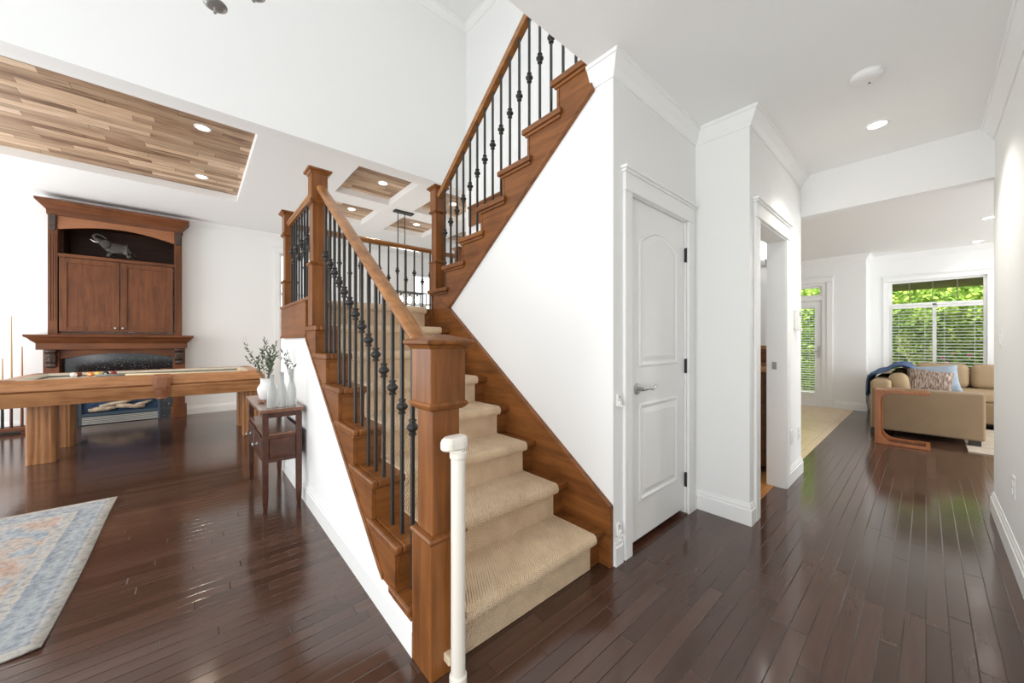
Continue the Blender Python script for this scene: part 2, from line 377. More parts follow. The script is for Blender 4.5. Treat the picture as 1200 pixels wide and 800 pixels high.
out(MB().prism([(-3.0, 1.232), (-3.0, 1.208), (-1.60, .192), (-1.555, .165), (-1.555, .189)], 'Y', .610, .620), 'stringer_bead', WX, st, bevel=.003)
sk = lambda x: .314 + .72*(-1.105 - x)
out(MB().prism([(-1.105, 0), (-1.105, sk(-1.105)), (-2.735, sk(-2.735)), (-2.98, sk(-2.98)), (-2.98, 1.25), (-1.5, 0)], 'Y', 1.655, 1.6795), 'skirt_board', WX, st)
out(MB().prism([(-1.10, sk(-1.105)-.012), (-1.10, sk(-1.105)+.012), (-2.735, sk(-2.735)+.012), (-2.735, sk(-2.735)-.012)], 'Y', 1.648, 1.684).box(-1.112, -1.098, 1.65, 1.6795, 0, sk(-1.105)), 'skirt_cap', WX, st, bevel=.003)
# carpet runner following the flight
def runner():
    th = .012; pr = [((riser(1)+th, .004), (riser(1)+.001, .004))]
    for k in range(1, 9):
        z = k*RISE; n = nose(k); r = riser(k)
        pr += [((r+th, z-.06), (r+.001, z-.06)), ((r+th+.004, z-.048), (r+.001, z-.037)), ((n+.004, z-.042), (n, z-.0355)), ((n+.014, z-.030), (n+.001, z-.03)),
               ((n+.016, z-.014), (n+.001, z-.014)), ((n+.010, z+.004), (n+.001, z-.001)), ((n-.006, z+.013), (n-.008, z+.001))]
        if k < 8: pr += [((riser(k+1)+th+.008, z+.012), (riser(k+1)+th+.008, z+.001)), ((riser(k+1)+th, z+.016), (riser(k+1)+.001, z+.001))]
    pr += [((-3.7, LZ+.012), (-3.7, LZ+.001))]
    m = MB(); rows = []
    for P, Q in pr: rows.append([m.b.verts.new(v) for v in ((P[0], .765, P[1]), (P[0], 1.562, P[1]), (Q[0], 1.562, Q[1]), (Q[0], .765, Q[1]))])
    for A, B in zip(rows, rows[1:]):
        for i in range(4): m.b.faces.new((A[i], A[(i+1) % 4], B[(i+1) % 4], B[i]))
    m.b.faces.new(rows[0]); m.b.faces.new(rows[-1])
    return m
tag(out(runner(), 'stair_runner', CARP, loc=(-2.0, 1.15, 0)), 'beige herringbone weave carpet runner fitted down the lower stair flight', 'stair carpet')
# landing
ld = thing('stair_landing', 'square stair landing with brown wood fascia between the two flights', 'stair landing', (-3.4, 1.7, 1.24))
out(MB().box(-3.98, -2.99, .636, 2.72, 1.24, LZ), 'platform', WX, ld)
out(MB().box(-3.99, -3.0, .612, .635, 1.228, LZ+.012), 'fascia', WX, ld)
out(MB().box(-4.0, -2.905, .605, .715, LZ+.001, LZ+.028), 'curb_cap', WX, ld, bevel=.006)
out(MB().box(-3.995, -3.85, .70, 2.72, LZ+.001, LZ+.028), 'back_curb', WY, ld, bevel=.006)
out(MB().box(-4.0, -3.0, .606, .615, 1.226, 1.248), 'fascia_bead', WX, ld, bevel=.003)
# upper flight
uz = lambda k: 1.675 + .1855*(k-9)
ux = lambda k: -3.07 + .2595*(k-9)
up = thing('upper_stair_flight', 'upper flight of maple stairs climbing right to the second floor', 'stairs', (-2.0, 2.2, 1.5))
YF = 1.662
for k in range(9, 17):
    z = uz(k)
    e = min(ux(k)+.338, -1.225) if k < 16 else -1.225
    if ux(k) > -1.25: continue
    t = MB().box(ux(k), min(ux(k)+.31, -1.225), 1.66, 2.725, z-.034, z); t.box(ux(k), e, 1.632, 1.662, z-.036, z)
    out(t, 'tread', WX, up, bevel=.008)
    out(MB().box(ux(k)+.035, ux(k)+.055, 1.655, 2.725, z-.185, z-.034), 'riser', WX, up)
    out(MB().box(ux(k)+.02, e-.012, 1.645, 1.662, z-.056, z-.036), 'cove_molding', WX, up, bevel=.005)
bl = lambda x: 2.607 + .734*(x+1.215)
pts = [(-3.0, 1.50), (-3.0, uz(9)-.036)]
for k in range(9, 17):
    if ux(k)+.04 > -1.24: break
    if k > 9: pts += [(ux(k)+.035, uz(k-1)-.036)]
    pts += [(ux(k)+.035, uz(k)-.036)]
pts += [(-1.222, pts[-1][1]), (-1.222, bl(-1.222)), (-2.735, bl(-2.735)), (-2.97, 1.50)]
out(MB().prism(pts, 'Y', YF-.004, 1.6795), 'outer_stringer', WX, up)
out(MB().prism([(-1.218, bl(-1.222)-.006), (-1.218, bl(-1.222)+.016), (-2.735, bl(-2.735)+.016), (-2.735, bl(-2.735)-.006)], 'Y', 1.652, 1.683), 'stringer_bead', WX, up, bevel=.003)
tag(out(MB().box(-3.95, -1.25, 2.70, 2.729, 2.70, 2.93).box(-3.95, -1.25, 2.685, 2.729, 2.93, 2.955), 'fascia_board', WX, loc=(-2.6, 2.71, 2.7)), 'long horizontal brown wood fascia board on the stairwell back wall', 'fascia board')

# ------------------------------------------------------------------ newel posts
def newel(label, cx, cy, lv, cap, name='newel_post', beads=()):
    z0 = lv[0][0]; t = thing(name, label, 'newel post', (cx, cy, z0), 'newel posts of the staircase')
    names = ['base_block', 'shaft', 'top_block']
    for nm, (a, b, h) in zip(names, lv): out(MB().sq(cx, cy, [(a, h), (b, h)]), nm, WZ, t, bevel=.004)
    for z, h in beads: out(MB().sq(cx, cy, [(z-.018, h), (z-.008, h+.012), (z+.004, h+.018), (z+.012, h+.012), (z+.016, h)]), 'molding', WX, t, bevel=.002)
    z, h = cap
    out(MB().sq(cx, cy, [(z-.012, h+.004), (z, h+.012), (z+.006, h+.024), (z+.018, h+.026), (z+.022, h+.018), (z+.042, h*.25)]), 'cap', WX, t, bevel=.002)
    return t
newel('large foremost square newel post at the foot of the stairs', -1.213, .693, [(0, .49, .073), (.49, .965, .057), (.965, 1.185, .073)], (1.185, .073), beads=[(.49, .062), (.968, .064)])
newel('newel post standing on the top tread where the lower flight meets the landing', -2.85, .66, [(7*RISE, 1.745, .052), (1.745, 2.18, .043), (2.18, 2.385, .052)], (2.385, .052), beads=[(1.745, .046), (2.18, .046)])
newel('leftmost newel post at the outer corner of the landing above the white wall', -3.90, .665, [(LZ+.028, 1.745, .052), (1.745, 2.18, .043), (2.18, 2.37, .052)], (2.37, .052), beads=[(1.745, .046), (2.18, .046)])
newel('newel post at the foot of the upper flight beside its first tread', -3.005, 1.71, [(uz(9)-.002, 1.93, .052), (1.93, 2.40, .043), (2.40, 2.61, .052)], (2.61, .052), beads=[(1.93, .046), (2.40, .046)])
newel('newel post at the far back corner of the landing half hidden by upper stairs', -3.92, 2.55, [(LZ+.028, 1.745, .052), (1.745, 2.18, .043), (2.18, 2.37, .052)], (2.37, .052), beads=[(1.745, .046), (2.18, .046)])

# ------------------------------------------------------------------ balustrades
RP = [(-.024, -.055), (.024, -.055), (.027, -.040), (.033, -.034), (.034, -.018), (.026, -.008), (.012, 0), (-.012, 0), (-.026, -.008), (-.034, -.018), (-.033, -.034), (-.027, -.040)]
def baluster(parent, x, y, z0, z1, zk, s=.0075):
    b = out(MB().box(x-s, x+s, y-s, y+s, z0, z1), 'baluster', IRON, parent, bevel=.002, seg=1)
    k = [(.011, -.034), (.016, -.031), (.017, -.026), (.012, -.022), (.013, -.017), (.024, -.005), (.025, 0), (.024, .005), (.013, .017), (.012, .022), (.017, .026), (.016, .031), (.011, .034)]
    out(MB().lathe(k, (x, y, zk), 14), 'collar', IRON, b, smooth=False)
    return b
# lower flight
r1 = lambda x: 1.205 + .722*(-1.286 - x)
b1 = thing('lower_flight_balustrade', 'sloping wood handrail with black iron balusters beside the lower stair flight', 'balustrade', (-2.0, .672, .3), 'balustrades of the staircase')
out(MB().bar((-1.286, .672, r1(-1.286)), (-2.80, .672, r1(-2.80)), RP), 'handrail', RLX, b1, bevel=.002)
for i in range(14):
    x = -1.386 - .1*i; k = int((NX - x)/RUN) + 1
    baluster(b1, x, .672, k*RISE, r1(x)-.05, .849 + .718*(-1.386 - x))
b2 = thing('landing_side_balustrade', 'short level wood rail with black iron balusters between the two left newel posts', 'balustrade', (-3.4, .665, LZ+.03), 'balustrades of the staircase')
out(MB().bar((-2.90, .665, 2.305), (-3.85, .665, 2.305), RP), 'handrail', RLX, b2, bevel=.002)
for i in range(9): baluster(b2, -2.99 - .1*i, .665, LZ+.028, 2.26, 2.005 if i % 2 == 0 else 1.915)
b3 = thing('landing_back_balustrade', 'level wood rail with black iron balusters along the back of the landing', 'balustrade', (-3.92, 1.6, LZ+.03), 'balustrades of the staircase')
out(MB().bar((-3.92, .715, 2.305), (-3.92, 2.50, 2.305), RP), 'handrail', RLY, b3, bevel=.002)
for i in range(17): baluster(b3, -3.92, .80 + .102*i, LZ+.028, 2.26, 1.905 if i % 2 == 0 else 1.995)
r2 = lambda x: 2.565 + .742*(x + 2.955)
b4 = thing('upper_flight_balustrade', 'sloping wood handrail with black iron balusters climbing beside the upper flight', 'balustrade', (-2.0, 1.705, 2.3), 'balustrades of the staircase')
out(MB().bar((-2.955, 1.705, r2(-2.955)), (-1.30, 1.705, r2(-1.30)), RP), 'handrail', RLX, b4, bevel=.002)
for i in range(16):
    x = -1.37 - .1*i; k = min(15, int((x + 3.07)/.2595) + 9)
    if x > -2.94: baluster(b4, x, 1.705, uz(k), r2(x)-.05, 3.056 + .727*(x + 1.67))

# ------------------------------------------------------------------ closet door
d1 = out(MB().box(-1.150, -1.113, 1.852, 2.572, .04, 2.025), 'door_1', DOORP, kind='structure', bevel=.003)
def panel(outline, x):
    # raised moulding: loops of (y,z) outline inset inward at stepped heights
    P = [Vector(p) for p in outline]; n = len(P)
    def inset(d):
        R = []
        for i in range(n):
            a, b, c = P[i-1], P[i], P[(i+1) % n]
            n1 = Vector((-(b-a).y, (b-a).x)).normalized(); n2 = Vector((-(c-b).y, (c-b).x)).normalized()
            q = (n1+n2).normalized(); R.append(b + q*(d/max(.4, q.dot(n1))))
        return R
    return MB().loft([[(x+h, q.x, q.y) for q in inset(d)] for d, h in ((0, -.001), (.004, .007), (.014, .009), (.024, .002), (.034, .001), (.062, .008), (.066, .008))])
arch = [(1.965, 1.05), (2.455, 1.05)] + [(2.455 - .49*i/10, 1.80 + .085*math.sin(PI*i/10)) for i in range(11)]
out(panel(arch, -1.113), 'upper_panel', DOORP, d1, bevel=.001)
out(panel([(1.965, .26), (2.455, .26), (2.455, .835), (1.965, .835)], -1.113), 'lower_panel', DOORP, d1, bevel=.001)
hd = out(MB().lathe([(.034, 0), (.034, .006), (.028, .010), (.014, .012), (.012, .045), (.0, .046)], (-1.113, 1.945, .925), 20, 'X'), 'door_handle', STEEL, d1, smooth=False)
out(MB().tube([(-1.072, 1.945, .925), (-1.068, 1.97, .927), (-1.066, 2.01, .928), (-1.066, 2.04, .918), (-1.067, 2.06, .922), (-1.068, 2.085, .936), (-1.068, 2.105, .934)], [.011, .011, .010, .009, .008, .007, .004], 10), 'lever', STEEL, hd, smooth=True)
out(MB().box(-1.1135, -1.110, 1.857, 1.868, .895, .955), 'latch_plate', PEWTER, d1)
for z in (1.80, 1.03, .24): out(MB().box(-1.113, -1.098, 2.573, 2.580, z-.048, z+.048).lathe([(.007, -.05), (.007, .05)], (-1.103, 2.577, z), 8), 'hinge', BLACK, d1)
def casing(name, plane, y0, y1, top, sign=1, w=.085, ax='X', reveal=.0, hw=.1):
    """boards on a wall face, with a flat head and a moulded cap"""
    m = MB()
    def bx(a, b, p, q, r, s_):
        a, b = sorted((plane+sign*a, plane+sign*b))
        if ax == 'X': m.box(a, b, p, q, r, s_)
        else: m.box(p, q, a, b, r, s_)
    bx(0, .018, y0-w, y0, 0, top); bx(0, .018, y1, y1+w, 0, top)
    bx(0, .024, y0-w-.004, y1+w+.004, top, top+.014)
    bx(0, .020, y0-w, y1+w, top+.014, top+hw)
    bx(0, .030, y0-w-.012, y1+w+.012, top+hw, top+hw+.014); bx(0, .040, y0-w-.02, y1+w+.02, top+hw+.014, top+hw+.03)
    return struct(m, name, TRIM, bevel=.003)
casing('trim_closet_door', DX, 1.847, 2.58, 2.032, w=.075)
struct(MB().box(-1.16, -1.10, 1.838, 1.850, 0, 2.035).box(-1.16, -1.10, 2.575, 2.59, 0, 2.035).box(-1.16, -1.10, 1.85, 2.58, 2.027, 2.04), 'trim_closet_jamb', TRIM)
wall('wall_closet_inside', (-1.9, -1.85, 1.78, 2.72, 0, 2.05), mat=BLACK)
struct(MB().box(-1.16, -1.095, 1.85, 2.58, 0, .008), 'trim_closet_threshold', CONS)
# doorway to the bathroom
casing('trim_bathroom_doorway', HX, 2.90, 3.62, 2.03, w=.09)
struct(MB().box(-.885, -.755, 2.888, 2.902, 0, 2.03).box(-.885, -.755, 3.618, 3.632, 0, 2.03).box(-.885, -.755, 2.9, 3.62, 2.022, 2.036), 'trim_bathroom_jamb', TRIM)
tag(out(MB().box(-.845, -.815, 3.612, 3.6185, .97, 1.03).box(-.838, -.822, 3.608, 3.613, .985, 1.015), 'strike_plate', PEWTER, loc=(-.83, 3.615, .97), bevel=.001), 'small grey metal strike plate on the bathroom door jamb', 'strike plate')
# bathroom glimpse
vt = thing('vanity_cabinet', 'dark brown wooden vanity glimpsed through the bathroom doorway', 'cabinet', (-1.4, 4.1, 0))
VW = wood('vanity_wood', 'X', (.045, .018, .006), (.14, .06, .02), .35)
out(MB().box(-1.9, -.93, 3.90, 4.315, .06, .92), 'body', VW, vt, bevel=.004)
out(MB().box(-1.92, -.91, 3.88, 4.318, .92, .955), 'top', OAKY, vt, bevel=.006)
for z in (.12, .40, .66): out(MB().box(-1.40, -.96, 3.885, 3.90, z, z+.22), 'drawer', VW, vt, bevel=.006)
bxo = thing('wooden_backsplash', 'brown wood panel standing on the vanity top against the bathroom wall', 'backsplash', (-1.1, 4.3, .956))
out(MB().box(-1.45, -.985, 4.285, 4.315, .956, 1.16), 'frame', OAKY, bxo, bevel=.006)
out(MB().box(-1.41, -1.02, 4.279, 4.286, .99, 1.125), 'inner_panel', CABX, bxo)
sl = thing('vanity_light', 'chrome wall light with a glowing white shade in the bathroom', 'wall lamp', (-1.05, 4.318, 2.0))
out(MB().box(-1.35, -.93, 4.29, 4.318, 1.96, 2.02).tube([(-1.03, 4.29, 1.99), (-1.03, 4.22, 1.97), (-1.03, 4.20, 2.01)], .012), 'bracket', STEEL, sl, bevel=.004)
out(MB().lathe([(.035, 0), (.05, .02), (.06, .10), (.062, .14)], (-1.03, 4.20, 2.02), 18), 'shade', emit('vanity_shade_glow', (1, .97, .92), 6), sl, smooth=True)

# ------------------------------------------------------------------ safety gate hardware
gp = thing('safety_gate_post', 'white plastic gate post standing in front of the large newel post', 'gate post', (-1.085, .698, 0))
out(MB().lathe([(.031, .0), (.031, .03), (.0255, .034), (.0255, .80)], (-1.085, .698, 0), 24), 'tube', WHITEP, gp, smooth=False, bevel=.003)
out(MB().lathe([(.028, .79), (.030, .795), (.030, .812), (.027, .815), (.027, .832)], (-1.085, .698, 0), 24), 'collar', WHITEP, gp)
cp = MB(); prof = []
for i in range(24):
    a = 2*PI*i/24; cy_ = -.034 if math.sin(a) < 0 else 0
    prof.append((.030*math.cos(a), cy_ + .034*math.sin(a)))
cp.loft([[(-1.083+x*k, .698+y*k, z) for x, y in prof] for z, k in ((.826, .93), (.832, 1), (.852, 1), (.862, .94), (.869, .8), (.872, .5))])
out(cp, 'cap', WHITEP, gp, smooth=False, bevel=.002)
out(MB().box(-1.142, -1.105, .672, .700, .055, .085), 'bracket', CREAM, gp, bevel=.004)
def latch(label, z):
    t = thing('gate_latch_bracket', label, 'latch bracket', (-1.10, 1.722, z-.03), 'gate brackets on the closet wall')
    out(MB().box(-1.10, -1.088, 1.708, 1.736, z-.035, z+.03), 'plate', IVORY, t, bevel=.003)
    out(MB().box(-1.088, -1.076, 1.712, 1.732, z-.03, z-.005).box(-1.088, -1.068, 1.714, 1.730, z-.034, z-.026), 'lip', IVORY, t, bevel=.002)
    out(MB().lathe([(.004, 0), (.004, .003)], (-1.089, 1.722, z+.017), 10, 'X'), 'screw', PEWTER, t)
latch('white plastic gate bracket screwed to the closet wall at waist height', .885); latch('white plastic gate bracket just above the baseboard beside the stair skirt', .19)

# ------------------------------------------------------------------ switches and outlets
def plate(name, label, cat, plane, ax, sgn, y, z, w_, h_, holes, group=None):
    t = thing(name, label, cat, (plane, y, z-h_/2) if ax == 'X' else (y, plane, z-h_/2), group)
    a, b = sorted((plane, plane+sgn*.006)); out(MB().box(a, b, y-w_/2, y+w_/2, z-h_/2, z+h_/2), 'plate', IVORY, t, bevel=.002)
    for (dy, dz, pw, ph, nm) in holes:
        a, b = sorted((plane+sgn*.005, plane+sgn*.011)); out(MB().box(a, b, y+dy-pw/2, y+dy+pw/2, z+dz-ph/2, z+dz+ph/2), nm, IVORY, t, bevel=.002)
ROCK = [(0, 0, .03, .065, 'rocker')]; OUTL = [(0, .02, .03, .026, 'socket'), (0, -.02, .03, .026, 'socket')]
plate('light_switch', 'white rocker switch plate on the right hall wall', 'light switch', .315, 'X', -1, 3.845, 1.216, .075, .118, ROCK)
plate('power_outlet', 'white outlet low on the right hall wall', 'outlet', .315, 'X', -1, 3.33, .413, .075, .118, OUTL)
plate('power_outlet', 'white outlet low on the left hall wall nearest the bathroom doorway', 'outlet', HX, 'X', 1, 3.84, .385, .072, .118, OUTL)
plate('power_outlet', 'white outlet low on the left hall wall at the hall end', 'outlet', HX, 'X', 1, 4.10, .375, .06, .11, OUTL)
plate('light_switch', 'white switch plate on the fireplace wall right of the mantel', 'light switch', -8.0, 'X', 1, .66, 1.235, .09, .13, ROCK)
ic = thing('wall_intercom', 'grey white wall phone unit on the left hall wall', 'intercom', (HX, 3.98, 1.30))
out(MB().box(HX, HX+.035, 3.93, 4.02, 1.30, 1.48), 'body', IVORY, ic, bevel=.006); out(MB().box(HX+.035, HX+.04, 3.95, 4.0, 1.42, 1.46), 'screen', flat('grey_lcd', (.4, .42, .4), .3), ic)
out(MB().box(HX+.030, HX+.045, 3.985, 4.01, 1.285, 1.315), 'button', IVORY, ic, bevel=.003)

# ------------------------------------------------------------------ ceiling fixtures
GLOW = emit('lamp_glow', (1, .95, .88), 14); GLOWW = emit('lamp_glow_warm', (1, .86, .68), 14)
def downlight(label, x, y, z, watt, warm=False, r=.045):
    t = thing('recessed_light', label, 'ceiling light', (x, y, z-.012), 'recessed ceiling lights')
    out(MB().lathe([(r, -.002), (r+.004, -.008), (r+.020, -.006), (r+.022, 0), (r, 0)], (x, y, z), 28), 'trim_ring', TRIM, t)
    out(MB().lathe([(r+.001, -.001), (r+.001, -.004), (0, -.004)], (x, y, z), 24), 'lens', GLOWW if warm else GLOW, t)
    l = bpy.data.lights.new('recessed_lamp', 'SPOT'); l.energy = watt; l.spot_size = math.radians(120); l.spot_blend = .6; l.shadow_soft_size = .045; l.color = (1, .86, .70) if warm else (1, .94, .86)
    o = bpy.data.objects.new('recessed_lamp', l); C.objects.link(o); o.location = (x, y, z-.02)
downlight('lone recessed light in the hall ceiling', -.225, 3.57, H, 60)
downlight('recessed light in the family room ceiling at the right wall edge', .50, 7.28, H, 10)
downlight('recessed light in the family room ceiling farther back, nearer the window', .505, 8.88, H, 8)
downlight('recessed light at the near side of the long plank ceiling panel', -4.66, .06, G+RD, 25, True)
downlight('recessed light at the far side of the long plank ceiling panel', -6.05, .07, G+RD, 25, True)
downlight('recessed light in the large front plank coffer above the landing', -4.72, 1.87, G+RD, 25, True)
downlight('recessed light in the plank coffer behind the tall newel post', -5.97, 1.865, G+RD, 25, True)
downlight('recessed light in the plank coffer above the pendant light', -5.99, 2.98, G+RD, 25, True)
downlight('recessed light in the plank coffer behind the upper flight balusters', -4.735, 2.955, G+RD, 25, True)
sd = thing('smoke_detector', 'round white smoke detector on the hall ceiling', 'smoke detector', (-.224, 2.86, H-.035))
out(MB().lathe([(.068, 0), (.068, -.012), (.062, -.022), (.05, -.030), (.03, -.034), (0, -.034)], (-.224, 2.86, H), 28), 'body', TRIM, sd)
out(MB().lathe([(.005, -.033), (.005, -.036)], (-.214, 2.90, H), 8), 'led', BLACK, sd)
# foyer chandelier
ch = thing('chandelier', 'grey metal chandelier whose lowest cups peek in at the top edge', 'chandelier', (-1.94, -.027, 2.7))
cx, cy = -1.94, -.027
out(MB().tube([(cx, cy, T), (cx, cy, 2.86)], .008).lathe([(.07, T), (.07, T-.03), (.02, T-.05)], (cx, cy, 0), 20).lathe([(0, 2.80), (.03, 2.83), (.045, 2.88), (.03, 2.95), (.012, 3.0)], (cx, cy, 0), 18), 'stem', PEWTER, ch, smooth=True)
a0 = math.atan2(.07-cy, -2.14-cx)
WAX = emit('candle_bulb', (1, .93, .8), 5)
for i in range(6):
    a = a0 - i*PI/3; px, py = cx + .224*math.cos(a), cy + .224*math.sin(a); q = lambda f, z: (cx+(px-cx)*f, cy+(py-cy)*f, z)
    arm = out(MB().tube([q(.1, 2.88), q(.3, 2.93), q(.6, 2.90), q(.85, 2.82), q(1, 2.775), q(1, 2.735)], .007, 8), 'arm', PEWTER, ch, smooth=True)
    out(MB().lathe([(.0, 2.698), (.006, 2.70), (.006, 2.712), (.004, 2.716), (.006, 2.722), (.03, 2.727), (.045, 2.736), (.046, 2.741), (.01, 2.738), (0, 2.738)], (px, py, 0), 24), 'cup', PEWTER, arm)
    out(MB().lathe([(.011, 2.735), (.011, 2.82)], (px, py, 0), 12), 'candle', WHITEP, arm)
    out(MB().lathe([(.010, 2.82), (.016, 2.84), (.012, 2.865), (.002, 2.89)], (px, py, 0), 12), 'bulb', WAX, arm, smooth=True)
# linear pendant over the dining table
pn = thing('pendant_light', 'black frame pendant with glowing bulbs seen through the landing balusters', 'pendant lamp', (-5.32, 2.62, 1.75))
px_ = -5.32
out(MB().box(px_-.05, px_+.05, 2.28, 2.58, G-.025, G), 'canopy', IRON, pn, bevel=.004)
out(MB().tube([(px_, 2.34, G-.02), (px_, 2.34, 1.96)], .007).tube([(px_, 2.45, G-.02), (px_, 2.45, 1.96)], .007), 'rods', IRON, pn)
m = MB()
for x in (px_-.10, px_+.10):
    for z in (1.76, 1.96): m.box(x-.006, x+.006, 2.16, 2.76, z-.006, z+.006)
    for y in (2.16, 2.76): m.box(x-.006, x+.006, y-.006, y+.006, 1.76, 1.96)
for y in (2.16, 2.76):
    for z in (1.76, 1.96): m.box(px_-.10, px_+.10, y-.006, y+.006, z-.006, z+.006)
m.box(px_-.008, px_+.008, 2.16, 2.76, 1.952, 1.968)
out(m, 'frame', IRON, pn)
BULB = emit('pendant_bulb', (1, .95, .88), 22)
l = bpy.data.lights.new('pendant_lamp', 'POINT'); l.energy = 26; l.shadow_soft_size = .12; l.color = (1, .93, .84)
o = bpy.data.objects.new('pendant_lamp', l); C.objects.link(o); o.location = (px_, 2.46, 1.70)
for y in (2.26, 2.39, 2.53, 2.66):
    s_ = out(MB().lathe([(.014, 1.955), (.014, 1.90)], (px_, y, 0), 12), 'socket', IRON, pn)
    out(MB().lathe([(.012, 1.90), (.030, 1.865), (.034, 1.84), (.026, 1.815), (.004, 1.80)], (px_, y, 0), 14), 'bulb', BULB, s_, smooth=True)

# ------------------------------------------------------------------ fireplace
WXF = -8.0
mt = thing('fireplace_mantel', 'dark walnut fireplace mantel with carved columns and wide shelf', 'mantel', (-7.9, -.82, 0))
for y0, y1 in ((-1.52, -1.38), (-.255, -.115)):
    col = out(MB().box(WXF, -7.75, y0, y1, .19, 1.09), 'column', CABZ, mt, bevel=.004)
    out(MB().box(WXF, -7.735, y0-.02, y1+.02, 0, .19), 'plinth', CABZ, col, bevel=.006)
    c = (y0+y1)/2
    out(MB().loft([[(-7.75, c-hw, z), (-7.75+d, c-hw*.8, z), (-7.75+d*1.15, c, z), (-7.75+d, c+hw*.8, z), (-7.75, c+hw, z)] for z, hw, d in ((.845, .035, .012), (.865, .055, .035), (.90, .05, .03), (.93, .058, .05), (1.0, .06, .062), (1.03, .05, .05), (1.06, .062, .075), (1.085, .06, .075))]), 'corbel', CARVE, col, smooth=False, bevel=.004)
fr = [(-1.38, 1.09), (-1.38, .955)] + [(-1.38+1.125*i/14, .955+.075*math.sin(PI*i/14)**.8) for i in range(1, 14)] + [(-.255, .955), (-.255, 1.09)]
out(MB().prism(fr, 'X', WXF, -7.775), 'arched_frieze', CABY, mt, bevel=.004)
out(MB().rects([(1.09, WXF, -7.70, -1.572, -.088), (1.175, WXF, -7.70, -1.572, -.088), (1.185, WXF, -7.69, -1.58, -.08), (1.21, WXF, -7.665, -1.605, -.055), (1.245, WXF, -7.64, -1.63, -.032), (1.262, WXF, -7.61, -1.655, -.012), (1.292, WXF, -7.605, -1.66, -.008)]), 'shelf', CABY, mt, bevel=.003)
cb = thing('overmantel_cabinet', 'tall walnut cabinet with arched niche and two panel doors above mantel', 'cabinet', (-7.9, -.82, 1.292))
FX = -7.80
for y0, y1 in ((-1.49, -1.405), (-.238, -.153)):
    p = out(MB().box(WXF, FX, y0, y1, 1.293, 2.92), 'pilaster', CABZ, cb, bevel=.003)
    for j in range(3): out(MB().box(FX-.001, FX+.006, y0+.014+.022*j, y0+.026+.022*j, 1.48, 2.66), 'flute', CABZ, p, bevel=.003)
    c = (y0+y1)/2
    out(MB().loft([[(FX, c-hw, z), (FX+d, c-hw*.8, z), (FX+d, c+hw*.8, z), (FX, c+hw, z)] for z, hw, d in ((2.71, .02, .006), (2.74, .036, .02), (2.79, .034, .018), (2.84, .038, .03), (2.915, .038, .034))]), 'corbel', CARVE, p, bevel=.004)
out(MB().box(-8.42, -8.40, -1.405, -.238, 2.36, 2.93).box(-8.40, WXF+.02, -1.405, -1.385, 2.36, 2.93).box(-8.40, WXF+.02, -.258, -.238, 2.36, 2.93).box(-8.40, WXF+.02, -1.405, -.238, 2.91, 2.93), 'niche_lining', wood('niche_wood_with_shade', 'Y', (.022, .008, .003), (.06, .022, .009), .55), cb)  # lining wood darkened so its colour carries the niche's shade
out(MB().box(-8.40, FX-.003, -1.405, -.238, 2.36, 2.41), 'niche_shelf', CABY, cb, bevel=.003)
out(MB().box(WXF, FX-.02, -1.405, -.238, 1.293, 1.32), 'bottom_rail', CABY, cb)
ar = [(-1.405, 2.925), (-1.405, 2.735)] + [(-1.405+1.167*i/14, 2.735+.10*math.sin(PI*i/14)) for i in range(1, 14)] + [(-.238, 2.735), (-.238, 2.925)]
out(MB().prism(ar, 'X', FX-.03, FX-.002), 'arched_valance', CABL, cb, bevel=.003)
def cdoor(y0, y1, ky):
    x0, x1 = FX-.004, FX+.018
    m = MB().box(x0, x1, y0, y0+.068, 1.335, 2.352).box(x0, x1, y1-.068, y1, 1.335, 2.352).box(x0, x1, y0+.068, y1-.068, 1.335, 1.403).box(x0, x1, y0+.068, y1-.068, 2.284, 2.352)
    d = out(m, 'door', CABZ, cb, bevel=.003)
    out(MB().box(x0, x1-.012, y0+.06, y1-.06, 1.39, 2.29), 'door_panel', CABZ, d)
    out(MB().lathe([(.006, 0), (.006, .014), (.013, .018), (.014, .026), (.009, .031), (0, .032)], (x1, ky, 1.393), 14, 'X'), 'knob', STEEL, d)
cdoor(-1.388, -.826, -.868); cdoor(-.818, -.255, -.792)
out(MB().rects([(2.918, WXF, FX+.008, -1.5, -.143), (2.985, WXF, FX+.012, -1.504, -.139), (2.995, WXF, FX+.025, -1.515, -.13), (3.03, WXF, FX+.05, -1.54, -.105), (3.065, WXF, FX+.085, -1.572, -.078), (3.078, WXF, FX+.10, -1.585, -.068), (3.112, WXF, FX+.105, -1.59, -.062)]), 'crown', CABY, cb, bevel=.003)
# granite surround and insert
gs = thing('granite_surround', 'speckled black granite facing around the fireplace opening', 'fireplace surround', (-7.95, -.82, 0))
out(MB().box(WXF, -7.90, -1.38, -1.235, 0, 1.09).box(WXF, -7.90, -.40, -.255, 0, 1.09).box(WXF, -7.90, -1.235, -.40, .75, 1.09), 'facing', GRAN, gs)
fi = thing('gas_fireplace_insert', 'black gas fireplace insert with glass front and louvred base grille', 'fireplace', (-7.95, -.82, 0))
m = MB().box(-7.93, -7.885, -1.235, -1.205, 0, .75).box(-7.93, -7.885, -.43, -.40, 0, .75).box(-7.93, -7.885, -1.205, -.43, .71, .75).box(-7.93, -7.885, -1.205, -.43, .125, .17)
out(m, 'frame', BLUEMET, fi, bevel=.003)
out(MB().box(-7.998, -7.93, -1.235, -.40, .0, .75), 'firebox', flat('firebox_blue', (.045, .075, .11), .5), fi)
m = MB()
for j in range(5): m.box(-7.925, -7.89, -1.205, -.43, .012+.022*j, .024+.022*j)
out(m, 'louver_grille', flat('brushed_nickel_louver', (.55, .53, .48), .35, .8), fi)
LOG = flat('pale_ceramic_log', (.46, .36, .26), .8, noise=.8, nscale=18, bump=.6)
